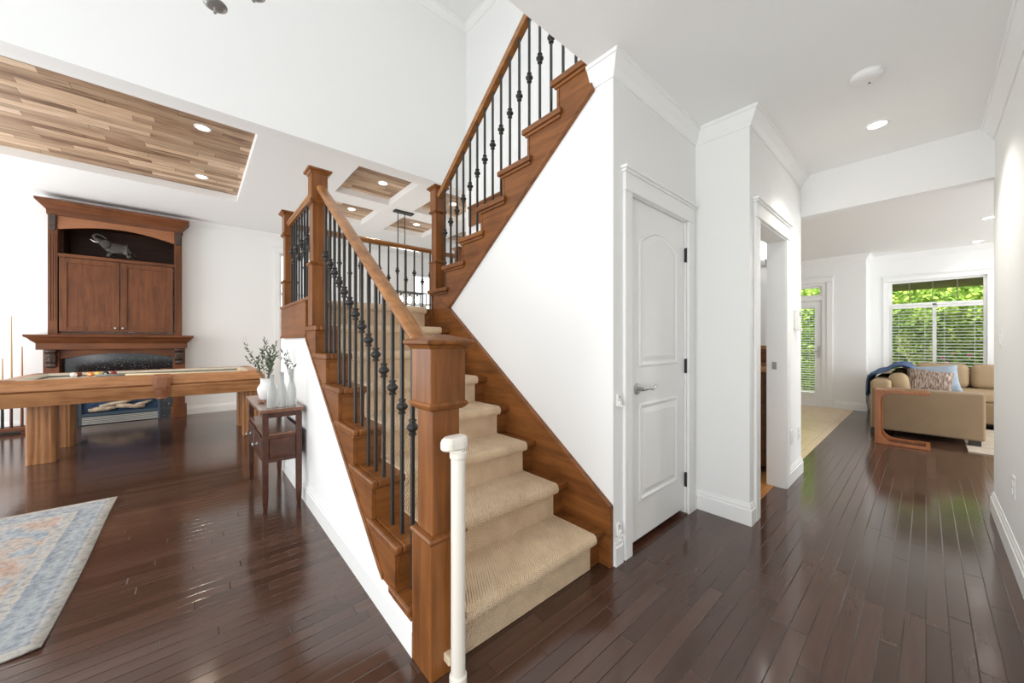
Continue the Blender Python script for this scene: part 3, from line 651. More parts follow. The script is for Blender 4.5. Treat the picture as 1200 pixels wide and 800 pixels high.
for y, z, l, ang, r in ((-1.0, .22, .28, .1, .035), (-.72, .23, .30, -.12, .035), (-.86, .29, .36, .2, .028), (-.60, .26, .22, .35, .025)):
    dy, dz = l/2*math.cos(ang), l/2*math.sin(ang)
    out(MB().tube([(-7.905, y-dy, z-dz), (-7.90, y-dy*.4, z-dz*.4+.006), (-7.905, y+dy*.3, z+dz*.3-.004), (-7.905, y+dy, z+dz)], [r*.85, r, r*.95, r*.7], 9), 'ceramic_log', LOG, fi, smooth=True)
out(MB().box(-7.892, -7.888, -1.205, -.43, .17, .71), 'glass', flat('fire_glass', (.75, .85, 1), .03, Transmission_Weight=1.0, IOR=1.1), fi)
# elephant figurine in the niche
def skin(name, verts, edges, radii, mat, parent=None, loc=(0, 0, 0), sub=2, root=0):
    me = bpy.data.meshes.new(name); me.from_pydata([tuple(Vector(v)) for v in verts], edges, []); o = bpy.data.objects.new(name, me); C.objects.link(o)
    if parent is not None: o.parent = parent
    else: o.location = loc
    md = o.modifiers.new('skin', 'SKIN'); md.use_smooth_shade = True
    sv = me.skin_vertices[0].data
    for i, r in enumerate(radii):
        sv[i].radius = (r, r) if isinstance(r, (int, float)) else r; sv[i].use_root = (i == root)
    s_ = o.modifiers.new('sub', 'SUBSURF'); s_.levels = sub; s_.render_levels = sub
    me.materials.append(mat); return o
EL = flat('bronze_grey', (.04, .033, .025), .5, .2, noise=.35, nscale=60)
el = thing('elephant_figurine', 'small grey elephant figurine with raised trunk in the cabinet niche', 'figurine', (-7.87, -.86, 2.41))
V = [(0, .03, .14), (0, .11, .14), (0, -.05, .155), (0, -.105, .195), (0, -.15, .225), (0, -.195, .255), (0, -.235, .30), (0, -.205, .335), (0, -.15, .325), (0, -.10, .28),
     (.035, -.06, .08), (.04, -.085, .012), (-.035, -.045, .08), (-.04, -.045, .012), (.035, .12, .08), (.04, .135, .012), (-.035, .12, .08), (-.04, .165, .012), (0, .165, .14), (0, .185, .06)]
E_ = [(0, 1), (0, 2), (2, 3), (3, 4), (4, 5), (5, 6), (6, 7), (7, 8), (8, 9), (2, 10), (10, 11), (2, 12), (12, 13), (1, 14), (14, 15), (1, 16), (16, 17), (1, 18), (18, 19)]
R_ = [.085, .085, .075, .065, .05, .03, .022, .016, .013, .009, .034, .028, .034, .028, .04, .03, .04, .03, .01, .006]
skin('body', V, E_, R_, EL, el)
out(MB().ball((-7.80, -.965, 2.605), .055, 14, 8, (.22, .95, 1.15)), 'ear', EL, el, smooth=True)
out(MB().tube([(-7.82, -1.035, 2.62), (-7.81, -1.08, 2.625), (-7.81, -1.11, 2.65)], [.009, .007, .003], 8), 'tusk', IVORY, el, smooth=True)

# cue rack left of the fireplace, with cues
cr = thing('cue_rack', 'low brown wooden floor rack holding cues left of the fireplace', 'cue rack', (-7.85, -1.95, 0))
out(MB().box(-7.99, -7.80, -2.35, -1.66, .03, .075), 'base', CABY, cr, bevel=.006)
for y in (-2.32, -1.69): out(MB().box(-7.98, -7.82, y-.025, y+.025, 0, .03), 'foot', CABY, cr)
out(MB().box(-7.99, -7.96, -2.35, -1.66, .62, .70).box(-7.99, -7.97, -2.35, -2.30, .075, .62), 'back_frame', CABY, cr, bevel=.004)
for i, (y, top, lab) in enumerate(((-1.80, 1.53, 'tallest cue, pale maple, leaning in the rack left of the fireplace'), (-1.715, 1.13, 'shorter brown cue nearest the fireplace in the floor rack'), (-1.87, .98, 'short cue at the photo left edge, standing in the floor rack'))):
    q = thing('pool_cue', lab, 'pool cue', (-7.87, y, .076), 'cues in the floor rack')
    out(MB().lathe([(.014, .076), (.013, .40)], (-7.87, y, 0), 10), 'butt', [CONS, CABZ, BLACK][i], q)
    out(MB().lathe([(.0125, .40), (.006, top)], (-7.87, y, 0), 10), 'cue_shaft', flat('cue_maple%d' % i, [(.55, .36, .2), (.42, .2, .1), (.5, .3, .16)][i], .4), q)
    out(MB().lathe([(.006, top), (.006, top+.012)], (-7.87, y, 0), 10), 'tip', IVORY, q)

# ------------------------------------------------------------------ pool table
CLOTH = flat('tan_billiard_cloth', (.50, .47, .40), .9, spec=.1, noise=.06, nscale=120)
LEATH = flat('tan_leather', (.26, .10, .04), .5, noise=.3, nscale=40, bump=.4)
X0, X1, Y0, Y1 = -6.80, -5.55, -1.45, .68
pt = thing('pool_table', 'honey oak pool table with tan cloth and leather side pockets', 'pool table', ((X0+X1)/2, (Y0+Y1)/2, 0))
def ringloft(lv):   # hollow rectangular ring; lv: (z, outset) outer profile then inner
    m = MB(); rings = []
    for z, o in lv: rings.append([(X0-o, Y0-o, z), (X1+o, Y0-o, z), (X1+o, Y1+o, z), (X0-o, Y1+o, z)])
    return m.loft(rings, closed=True)
out(ringloft([(.722, -.004), (.732, .004), (.80, -.022), (.824, -.036), (.830, -.05), (.828, -.155), (.76, -.155), (.722, -.12)]), 'rail', OAKY, pt, bevel=.004)
out(ringloft([(.722, -.02), (.705, 0), (.64, -.01), (.578, -.025), (.578, -.06), (.722, -.06)]), 'apron', OAKY, pt, bevel=.004)
out(MB().box(X0+.10, X1-.10, Y0+.10, Y1-.10, .74, .788), 'bed', CLOTH, pt)
out(ringloft([(.788, -.13), (.825, -.14), (.829, -.155), (.822, -.185), (.806, -.20), (.788, -.17)]), 'cushion', CLOTH, pt)
for x0 in (-5.70-.17, -6.46-.17):
    for y0, y1 in ((-1.225, -1.04), (.46, .63)):
        x1 = x0+.17 if x0 > -6 else x0+.2; c_ = .03
        out(MB().prism([(x0+c_, y0), (x1-.012, y0), (x1, y0+.012), (x1, y1-c_), (x1-c_, y1), (x0+c_, y1), (x0, y1-c_), (x0, y0+c_)], 'Z', 0, .58), 'leg', OAKZ, pt, bevel=.003)
def pocket(x, y, dx, dy):
    # leather flap over the rail with a netted pouch below; (dx,dy) points outward
    tx, ty = -dy, dx
    P = lambda s, o, z: (x+tx*s+dx*o, y+ty*s+dy*o, z)
    m = MB()
    sec = lambda hw, o, z: [P(-hw, o-.03, z), P(-hw, o, z), P(-hw*.5, o+.016, z), P(hw*.5, o+.016, z), P(hw, o, z), P(hw, o-.03, z)]
    m.loft([sec(.06, -.06, .838), sec(.066, -.01, .838), sec(.07, .02, .828), sec(.078, .034, .80), sec(.08, .036, .745), sec(.066, .036, .70), sec(.05, .034, .685)])
    f = out(m, 'pocket', LEATH, pt, bevel=.003)
    n = MB()
    G_ = lambda u, v: P(u*(.07-.03*v), .02+.030*(1-u*u)*(1-.35*v*v), .715-.135*v)
    for k in range(-4, 5):
        for d_ in (-1, 1):
            q = [G_(max(-1, min(1, k/4+d_*v*.5)), v) for v in (0, .25, .5, .75, 1)]; n.tube(q, .005, 6)
    n.tube([G_(u, 1) for u in (-1, -.5, 0, .5, 1)], .009, 6)
    out(n, 'net', LEATH, f)
pocket(X1, -.27, 1, 0); pocket(X0, -.27, -1, 0)
for sx in (0, 1):
    for sy in (0, 1):
        x, y = (X0, X1)[sx], (Y0, Y1)[sy]; ux_, uy_ = (1 if sx else -1), (1 if sy else -1)
        out(MB().lathe([(.055, .824), (.055, .8335), (.035, .8335), (.03, .80)], (x-ux_*.12, y-uy_*.12, 0), 20), 'corner_pocket', LEATH, pt)
BALLC = [('white', (.85, .83, .76)), ('brown', (.18, .05, .02)), ('orange', (.9, .28, .03)), ('yellow', (.85, .55, .08)), ('black', (.012, .012, .016)), ('maroon', (.22, .02, .03))]
for i, (n_, c_) in enumerate(BALLC):
    x = -6.42; y = -1.04+.062*i if i != 1 else -1.01; x = x-.055 if i == 1 else x
    b_ = thing('pool_ball', '%s pool ball in the row at the left end of the table' % n_, 'pool ball', (x, y, .789), 'pool balls in a row')
    out(MB().ball((x, y, .789+.0286), .0286, 20, 12), 'ball', flat(n_+'_ball', c_, .08), b_, smooth=True)
    if n_ in ('black', 'yellow', 'orange'): out(MB().lathe([(.010, .0), (.0098, .0008), (0, .001)], (x+.0272, y, .818), 12, 'X'), 'number_disc', IVORY, b_)
b_ = thing('pool_ball', 'cream cue ball alone at the right end of the table', 'pool ball', (-6.05, .45, .789)); out(MB().ball((-6.05, .45, .8176), .0286, 20, 12), 'ball', flat('cue_ball', (.72, .58, .36), .08), b_, smooth=True)
qc = thing('pool_cue', 'pale pool cue lying across the table cloth', 'pool cue', (-6.25, -.55, .789))
out(MB().tube([(-6.30, -.62, .803), (-6.12, .35, .795)], [.013, .0065], 10), 'cue_shaft', flat('cue_pale', (.72, .58, .36), .35), qc, smooth=True)
out(MB().tube([(-6.345, -.86, .805), (-6.30, -.62, .803)], [.0145, .013], 10), 'butt', flat('cue_grey_butt', (.2, .2, .18), .4), qc, smooth=True)

# ------------------------------------------------------------------ console table and what is on it
TX0, TX1, TY0, TY1, TZ = -3.93, -3.03, .345, .612, .72
ct = thing('console_table', 'narrow dark cherry console table with drawers against the stair wall', 'console table', ((TX0+TX1)/2, (TY0+TY1)/2, 0))
out(MB().box(TX0, TX1, TY0-.01, TY1, TZ-.024, TZ), 'tabletop', CONST, ct, bevel=.006)
lg = .036
for x in (TX0+.02, TX1-.02-lg):
    for y in (TY0+.012, TY1-.012-lg):
        inx = 1 if x < -3.5 else -1
        out(MB().rects([(0, x+.006, x+lg-.006, y+.006, y+lg-.006), (.06, x+.002, x+lg-.002, y+.002, y+lg-.002), (.12, x, x+lg, y, y+lg), (TZ-.024, x, x+lg, y, y+lg)]), 'leg', CONS, ct, bevel=.002)
bx0, bx1, by0, by1 = TX0+.03, TX1-.03, TY0+.02, TY1-.02
out(MB().box(bx0, bx1, by0, by1, TZ-.062, TZ-.024), 'apron', CONS, ct)
out(MB().box(bx0, bx1, by0, by1, .34, .53), 'drawer_case', CONS, ct, bevel=.003)
out(MB().box(bx0-.005, bx1+.004, by0-.004, by1+.004, .53, .545), 'shelf', CONST, ct, bevel=.003)
out(MB().loft([[(bx1-.001+o, by0+.03+i, .365+i), (bx1-.001+o, by1-.03-i, .365+i), (bx1-.001+o, by1-.03-i, .51-i), (bx1-.001+o, by0+.03+i, .51-i)] for i, o in ((0, 0), (.004, .008), (.03, .011), (.034, .011))]), 'end_panel', CONS, ct)
for a, b in ((bx0+.02, (bx0+bx1)/2-.008), ((bx0+bx1)/2+.008, bx1-.02)):
    d = out(MB().box(a, b, by0-.014, by0, .36, .515), 'drawer', CONS, ct, bevel=.004)
    out(MB().lathe([(.018, 0), (.018, -.004), (.006, -.006), (.006, -.018), (.014, -.022), (.015, -.028), (.008, -.034), (0, -.035)], ((a+b)/2, by0-.014, .44), 14, 'Y'), 'knob', PEWTER, d, smooth=True)
VX, VY = -3.60, .455
va = thing('ceramic_vase', 'white ceramic vase with rounded shoulder on the console table', 'vase', (VX, VY, TZ))
out(MB().lathe([(.0, .0), (.046, 0), (.052, .006), (.066, .05), (.072, .085), (.068, .105), (.052, .128), (.048, .14), (.050, .172), (.053, .176), (.046, .176), (.042, .14), (.03, .10), (0, .09)], (VX, VY, TZ), 30), 'vase_body', flat('white_ceramic', (.78, .78, .75), .3), va, smooth=True)
LEAF = flat('olive_leaf', (.075, .115, .055), .5, noise=.5, nscale=25); STEMM = flat('twig', (.10, .07, .04), .7); LEAFD = flat('dark_olive_leaf', (.03, .045, .03), .5, noise=.4, nscale=25)
def leaf(m, p, d, ln, wd):
    d = Vector(d).normalized(); s_ = d.cross(Vector((random.uniform(-1, 1), random.uniform(-1, 1), random.uniform(-.3, 1)))).normalized(); n_ = d.cross(s_); p = Vector(p)
    P = [p, p+d*ln*.35+s_*wd*.5+n_*wd*.12, p+d*ln*.7+s_*wd*.4+n_*wd*.1, p+d*ln, p+d*ln*.7-s_*wd*.4+n_*wd*.1, p+d*ln*.35-s_*wd*.5+n_*wd*.12]
    c = [p+d*ln*.35, p+d*ln*.7]
    vs = [m.b.verts.new(q) for q in P]; vc = [m.b.verts.new(q-n_*.001) for q in c]
    for f in ((vs[0], vs[1], vc[0]), (vs[0], vc[0], vs[5]), (vs[1], vs[2], vc[1], vc[0]), (vs[5], vc[0], vc[1], vs[4]), (vs[2], vs[3], vc[1]), (vs[3], vs[4], vc[1])): m.b.faces.new(f)
def branch(ml, ms, base_, tip, n, bend=.04, ln=.034, wd=.011, start=.35):
    base_, tip = Vector(base_), Vector(tip); k = Vector((random.uniform(-bend, bend), random.uniform(-bend, bend), bend*.5)); pts_ = []
    for i in range(9):
        t = i/8; pts_.append(base_.lerp(tip, t) + k*math.sin(PI*t))
    ms.tube(pts_, [.0026-.0018*i/8 for i in range(9)], 6)
    for j in range(n):
        t = start + (1-start)*(j+random.random())/n; f = t*8; i = min(7, int(f)); p = pts_[i].lerp(pts_[i+1], f-i); d = (pts_[i+1]-pts_[i]).normalized()
        leaf(ml, p, d*.7+Vector((random.uniform(-1, 1), random.uniform(-1, 1), random.uniform(-.5, .7))), ln*random.uniform(.7, 1.2), wd*random.uniform(.8, 1.2))
    leaf(ml, tip, tip-pts_[7], ln, wd)
bo = thing('olive_branches', 'bunch of green olive branches standing in the white ceramic vase', 'foliage', (VX, VY, TZ+.1))
ml, ms = MB(), MB()
ez = TZ+.10
lat = Vector((.6587, .7524, 0))
for (dl, dz, n) in ((-.165, .345, 16), (-.13, .24, 14), (-.08, .30, 22), (-.02, .39, 30), (.01, .33, 30), (.05, .36, 26), (-.05, .24, 26), (.08, .28, 18), (0, .26, 26), (.03, .24, 26), (-.04, .33, 24)):
    a_ = random.uniform(-.05, .05); q = Vector((VX, VY, ez)) + lat*dl + Vector((-lat.y, lat.x, 0))*a_ + Vector((0, 0, dz))
    branch(ml, ms, (VX+random.uniform(-.015, .015), VY+random.uniform(-.015, .015), ez), q, n)
out(ms, 'stems', STEMM, bo); out(ml, 'leaves', LEAF, bo)
FROST = flat('frosted_glass', (.62, .65, .64), .3, Transmission_Weight=.5, Alpha=.72, spec=.6)
for i, (dx, dy, hh, lab) in enumerate(((0, -.062, .235, 'left one of three frosted grey glass bottles on the console table'), (0, 0, .25, 'middle one of three frosted grey glass bottles on the console table'), (0, .062, .27, 'right one of three frosted grey glass bottles on the console table'))):
    x, y = -3.13+dx, .485+dy
    b_ = thing('glass_bottle', lab, 'glass bottle', (x, y, TZ), 'frosted bottles on the console')
    out(MB().lathe([(0, 0), (.030, 0), (.031, .006), (.031, .10), (.028, .13), (.017, .17), (.014, .185), (.014, hh), (.016, hh+.004), (.012, hh+.004), (.011, .185), (0, .16)], (x, y, TZ), 20), 'bottle', FROST, b_, smooth=True)
ml, ms = MB(), MB()
sp_ = thing('olive_sprig', 'sparse dark olive sprig rising from the rightmost frosted bottle', 'foliage', (-3.13, .547, TZ+.2))
for dl, dz, n in ((-.01, .19, 7), (-.06, .15, 6), (.015, .15, 5), (-.04, .21, 6)):
    q = Vector((-3.13, .547, TZ+.2)) + lat*dl + Vector((-.02, -.02, dz)); branch(ml, ms, (-3.13, .547, TZ+.18), q, n, .02, .035, .009, .45)
out(ms, 'stems', STEMM, sp_); out(ml, 'leaves', LEAFD, sp_)
NUT = flat('brown_husk', (.20, .10, .05), .7, noise=.4, nscale=60, bump=.5)
for x, y, a, lab in ((-3.42, .395, .5, 'brown dried seed pod lying at the front of the console top'), (-3.42, .475, .75, 'brown dried seed pod lying against the foot of the vase')):
    m = MB(); d = Vector((math.cos(a), math.sin(a), 0)); rings = []
    P = [Vector((x, y, TZ+.013)) + d*t for t in (-.05, -.035, -.015, .01, .035, .05)]
    m.tube([tuple(p) for p in P], [.002, .009, .013, .013, .008, .002], 10)
    tag(out(m, 'seed_pod', NUT, loc=(x, y, TZ), smooth=True), lab, 'seed pod', 'seed pods on the console')

# ------------------------------------------------------------------ great room rug
def rug_mat():
    m, nt, b = nodes('faded_persian_rug'); tc = N(nt, 'ShaderNodeTexCoord'); sp = N(nt, 'ShaderNodeSeparateXYZ'); L(nt, tc.outputs['Object'], sp.inputs[0])
    def noise(s, d=4, off=0):
        n = N(nt, 'ShaderNodeTexNoise'); n.inputs['Scale'].default_value = s; n.inputs['Detail'].default_value = d; n.inputs['Roughness'].default_value = .65
        mp = N(nt, 'ShaderNodeMapping'); mp.inputs['Location'].default_value = (off, off*2, 0); L(nt, tc.outputs['Object'], mp.inputs[0]); L(nt, mp.outputs[0], n.inputs['Vector']); return n.outputs[0]
    hx, hy = .92, 1.0
    ex = M_(nt, 'SUBTRACT', hx, M_(nt, 'ABSOLUTE', sp.outputs[0])); ey = M_(nt, 'SUBTRACT', hy, M_(nt, 'ABSOLUTE', sp.outputs[1])); e = M_(nt, 'MINIMUM', ex, ey)
    e = M_(nt, 'ADD', e, M_(nt, 'MULTIPLY', M_(nt, 'SUBTRACT', noise(30, 2), .5), .02))
    band = ramp(nt, M_(nt, 'MULTIPLY', e, 2.0), [(0, (.50, .44, .36)), (.09, (.46, .42, .37)), (.10, (.22, .25, .29)), (.13, (.42, .42, .41)), (.15, (.26, .31, .36)), (.24, (.36, .38, .39)), (.33, (.20, .25, .31)), (.345, (.52, .46, .38)), (.40, (.48, .44, .40)), (.42, (.38, .40, .43)), (.46, (.56, .43, .33))])
    field = ramp(nt, noise(4.5, 6, 3), [(.3, (.12, .20, .29)), (.42, (.34, .38, .42)), (.5, (.52, .40, .31)), (.58, (.50, .28, .17)), (.7, (.55, .46, .38))])
    mx = N(nt, 'ShaderNodeMix', data_type='RGBA'); L(nt, M_(nt, 'GREATER_THAN', e, .235), mx.inputs[0]); L(nt, band, mx.inputs[6]); L(nt, field, mx.inputs[7])
    m2 = N(nt, 'ShaderNodeMix', data_type='RGBA'); L(nt, M_(nt, 'MULTIPLY', M_(nt, 'POWER', noise(11, 8, 9), 2.2), 1.6), m2.inputs[0]); L(nt, mx.outputs[2], m2.inputs[6]); m2.inputs[7].default_value = (.52, .54, .56, 1)
    wr = N(nt, 'ShaderNodeMix', data_type='RGBA', blend_type='MULTIPLY'); wr.inputs[0].default_value = .85; L(nt, m2.outputs[2], wr.inputs[6])
    L(nt, ramp(nt, noise(38, 5, 5), [(.32, (.42, .45, .50)), (.5, (.85, .85, .85)), (.65, (1, 1, 1))]), wr.inputs[7])
    L(nt, wr.outputs[2], b.inputs['Base Color']); b.inputs['Roughness'].default_value = .95; b.inputs['Specular IOR Level'].default_value = .1
    bp = N(nt, 'ShaderNodeBump'); bp.inputs['Strength'].default_value = .4; bp.inputs['Distance'].default_value = .003; L(nt, noise(160, 2), bp.inputs['Height']); L(nt, bp.outputs[0], b.inputs['Normal'])
    return m
m = MB(); nx, ny = 40, 40; gx0, gx1, gy0, gy1 = -4.11, -2.27, -2.445, -.445
gr = [[None]*(ny+1) for _ in range(nx+1)]
for i in range(nx+1):
    for j in range(ny+1):
        x = gx0+(gx1-gx0)*i/nx; y = gy0+(gy1-gy0)*j/ny
        wv_ = .004*math.sin(4*x+1)
        cor = max(0, 1-math.hypot(x-gx1, y-gy1)/.18)
        gr[i][j] = m.b.verts.new((x + .003*math.sin(9*y), y + wv_*(j/ny), .008 + .012*cor*cor))
for i in range(nx):
    for j in range(ny): m.b.faces.new((gr[i][j], gr[i+1][j], gr[i+1][j+1], gr[i][j+1]))
rg = out(m, 'area_rug', rug_mat(), loc=((gx0+gx1)/2, (gy0+gy1)/2, 0), smooth=True); tag(rg, 'faded blue and peach oriental rug on the great room floor', 'rug')
md = rg.modifiers.new('thick', 'SOLIDIFY'); md.thickness = .008; md.offset = -1

# ------------------------------------------------------------------ windows, blinds and patio door
GLASS = flat('window_glass', (.95, .98, .97), .0, Transmission_Weight=1.0, IOR=1.02, spec=.3)
def window(name, ax, p0, a0, a1, z0, z1, mull=(), trans=None, muntins=(), t=.05, sg=1):
    def bx(m, a, b, c, d, e=0, f=None):
        f = t if f is None else f
        if ax == 'Y': m.box(a, b, p0+e, p0+f, c, d)
        else: m.box(p0-f, p0-e, a, b, c, d)
    m = MB(); fw = .035
    bx(m, a0, a0+fw, z0, z1); bx(m, a1-fw, a1, z0, z1); bx(m, a0+fw, a1-fw, z0, z0+fw); bx(m, a0+fw, a1-fw, z1-fw, z1)
    w_ = struct(m, name, TRIM, bevel=.003)
    top = trans if trans else z1
    for x in mull: q = MB(); bx(q, x-.022, x+.022, z0+fw, top); out(q, 'mullion', TRIM, w_)
    if trans: q = MB(); bx(q, a0+fw, a1-fw, trans-.022, trans+.022); out(q, 'transom_bar', TRIM, w_)
    for x in muntins: q = MB(); bx(q, x-.005, x+.005, trans+.02, z1-fw, .012, .03); out(q, 'muntin', flat('bronze_muntin', (.16, .12, .09), .4), w_)
    q = MB(); bx(q, a0+fw, a1-fw, z0+fw, z1-fw, .022, .028); out(q, 'glass', GLASS, w_)
    return w_
window('window_1', 'Y', 9.22, -.43, .62, .52, 2.24, (.09,), 1.83, (-.19, .07, .33))
window('window_2', 'X', -8.03, 1.2, 1.85, .5, 2.85, (), 2.1)
window('window_3', 'X', -8.03, 3.9, 4.6, .3, 2.8, (), 2.1)
casing('trim_window_bay', 9.2, -.43, .62, 2.24, sign=-1, w=.075, ax='Y', hw=.07)
casing('trim_window_great_room', -8.0, 1.2, 1.85, 2.85, sign=1, w=.085); casing('trim_window_dining', -8.0, 3.9, 4.6, 2.8, sign=1, w=.085)
SLAT = flat('white_slat', (.80, .80, .78), .4)
def blind(label, x0, x1, y, z0, z1, tilt=.25, pitch=.05):
    t = thing('window_blind', label, 'window blind', ((x0+x1)/2, y, z0), 'white slatted blinds')
    out(MB().box(x0, x1, y-.02, y+.02, z1-.04, z1), 'head_rail', SLAT, t, bevel=.003); out(MB().box(x0, x1, y-.02, y+.02, z0, z0+.02), 'bottom_rail', SLAT, t, bevel=.003)
    m = MB(); z = z0+.05
    while z < z1-.05:
        m.box(x0, x1, y-.022, y+.022, z-.0015, z+.0015, Matrix.Rotation(tilt, 3, 'X')); z += pitch
    o = out(m, 'slats', SLAT, t)
    for x in (x0+.08, x1-.08): out(MB().box(x-.002, x+.002, y-.002, y+.002, z0, z1), 'cord', SLAT, t)
blind('white slatted blind in the left half of the far bay window', -.39, .065, 9.165, .56, 1.80)
blind('white slatted blind in the right half of the far bay window', .115, .58, 9.165, .56, 1.80)
d2 = struct(MB().box(-2.10, -1.98, 8.70, 8.74, .02, 1.95).box(-1.37, -1.262, 8.70, 8.74, .02, 1.95).box(-1.98, -1.37, 8.70, 8.74, .02, .22).box(-1.98, -1.37, 8.70, 8.74, 1.84, 1.95), 'door_2', DOORP, bevel=.003)
out(MB().box(-1.98, -1.37, 8.718, 8.722, .22, 1.84), 'glass', GLASS, d2)
out(MB().box(-1.325, -1.295, 8.685, 8.70, .90, 1.12).tube([(-1.31, 8.685, 1.02), (-1.31, 8.65, 1.02), (-1.36, 8.645, 1.02), (-1.41, 8.645, 1.01)], .009, 8), 'handle', STEEL, d2, bevel=.002)
struct(MB().box(-2.15, -2.10, 8.67, 8.78, 0, 2.27).box(-1.262, -1.18, 8.67, 8.78, 0, 2.27).box(-2.10, -1.262, 8.67, 8.78, 1.955, 2.03).box(-2.10, -1.262, 8.67, 8.78, 2.225, 2.27).box(-2.1, -1.262, 8.66, 8.8, 0, .02), 'trim_patio_door', TRIM, bevel=.003)
window('window_4', 'Y', 8.70, -2.10, -1.262, 2.03, 2.225, t=.03)
casing('trim_patio_casing', 8.67, -2.15, -1.195, 2.27, sign=-1, w=.085, ax='Y', hw=.09)
blind('white slatted blind hanging on the glazed patio door', -1.99, -1.36, 8.672, .23, 1.86, .25, .045)

# ------------------------------------------------------------------ family room
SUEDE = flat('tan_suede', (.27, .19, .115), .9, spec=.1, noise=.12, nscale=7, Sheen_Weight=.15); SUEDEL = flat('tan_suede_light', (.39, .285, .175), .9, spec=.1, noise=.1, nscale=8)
DARKF = flat('dark_foot', (.02, .012, .01), .5)
so = thing('sectional_sofa', 'tan suede sectional sofa facing away in the family room', 'sofa', (.3, 7.5, 0))
def cush(name, x0, x1, y0, y1, z0, z1, bev, mat, rot=None): return out(MB().box(x0, x1, y0, y1, z0, z1, rot), name, mat, so, bevel=bev, seg=4, smooth=True)
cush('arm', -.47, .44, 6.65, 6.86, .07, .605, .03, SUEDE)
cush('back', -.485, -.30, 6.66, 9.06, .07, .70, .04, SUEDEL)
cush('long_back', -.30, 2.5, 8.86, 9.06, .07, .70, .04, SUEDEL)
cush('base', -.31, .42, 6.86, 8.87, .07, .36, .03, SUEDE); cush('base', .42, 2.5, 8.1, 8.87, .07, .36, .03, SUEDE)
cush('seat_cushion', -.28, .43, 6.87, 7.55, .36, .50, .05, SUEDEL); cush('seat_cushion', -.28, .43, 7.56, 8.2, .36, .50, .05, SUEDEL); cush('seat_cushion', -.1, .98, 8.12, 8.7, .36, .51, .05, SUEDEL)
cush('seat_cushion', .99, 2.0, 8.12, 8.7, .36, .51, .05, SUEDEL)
R = Matrix.Rotation(-.15, 3, 'Y')
cush('back_cushion', -.33, -.14, 6.88, 7.55, .49, .78, .08, SUEDEL, R); cush('back_cushion', -.33, -.14, 7.57, 8.3, .49, .80, .08, SUEDEL, R)
R = Matrix.Rotation(-.13, 3, 'X')
cush('back_cushion', -.12, .425, 8.62, 8.83, .50, .86, .08, SUEDEL, R); cush('back_cushion', .43, .98, 8.62, 8.83, .50, .86, .08, SUEDEL, R); cush('back_cushion', .99, 1.55, 8.62, 8.83, .50, .86, .08, SUEDEL, R)
for x, y in ((-.44, 6.70), (.36, 6.70), (-.44, 9.0), (2.4, 8.2), (2.4, 9.0)): out(MB().box(x-.04, x+.05, y-.03, y+.05, 0, .07), 'foot', DARKF, so, bevel=.004)
# C-shaped side table
CT = wood('cherry_c_table', 'Z', (.20, .060, .017), (.37, .135, .045), .35, 1, .05)
cs = thing('c_shaped_side_table', 'reddish wood C shaped side table in front of the sofa arm', 'side table', (-.2, 6.3, 0))
def cside(y0, y1):
    o_ = [(-.405, 0), (.03, 0), (.03, .028)]; 
    inn = [(-.24, .028)] + [(-.24-.115*math.sin(a), .143-.115*math.cos(a)) for a in (i*PI/2/6 for i in range(1, 7))] + [(-.355, .50)] + [(-.355+.10-.10*math.cos(a), .50+.10*math.sin(a)) for a in (i*PI/2/6 for i in range(1, 7))] + [(.03, .60), (.03, .632), (-.405, .632)]
    return MB().prism(o_+inn, 'Y', y0, y1)
out(cside(6.06, 6.10), 'frame', CT, cs, bevel=.004); out(cside(6.38, 6.42), 'frame', CT, cs, bevel=.004)
out(MB().box(-.404, .03, 6.10, 6.38, .606, .631), 'top', CT, cs, bevel=.003); out(MB().box(-.404, -.372, 6.10, 6.38, .30, .606), 'side_panel', CT, cs); out(MB().box(-.004, .03, 6.10, 6.38, .0, .027), 'stretcher', CT, cs)
# throw and cushions
DENIM = flat('blue_throw', (.075, .125, .24), .9, noise=.5, nscale=14, bump=.4)
m = MB(); U, V_ = 24, 24; g = [[None]*(V_+1) for _ in range(U+1)]
prof = [(-.55, .42), (-.545, .60), (-.53, .70), (-.48, .745), (-.38, .775), (-.30, .845), (-.22, .865), (-.14, .83), (-.09, .74), (-.07, .62), (.05, .55), (.2, .545)]
def pl(t):
    f = t*(len(prof)-1); i = min(len(prof)-2, int(f)); a, b = prof[i], prof[i+1]; f -= i; return a[0]+(b[0]-a[0])*f, a[1]+(b[1]-a[1])*f
for i in range(U+1):
    for j in range(V_+1):
        x, z = pl(i/U); y = 7.15 + 1.05*j/V_; z += .015*math.sin(j*.9+i*.5)+.012*math.sin(j*2.1); g[i][j] = m.b.verts.new((x-.01*math.sin(j*1.3), y+.02*math.sin(i*.8), z + .01))
for i in range(U):
    for j in range(V_): m.b.faces.new((g[i][j], g[i+1][j], g[i+1][j+1], g[i][j+1]))
th = out(m, 'throw_blanket', DENIM, loc=(-.2, 7.7, .6), smooth=True); tag(th, 'crumpled blue throw blanket draped over the sofa back', 'blanket'); md = th.modifiers.new('t', 'SOLIDIFY'); md.thickness = .012
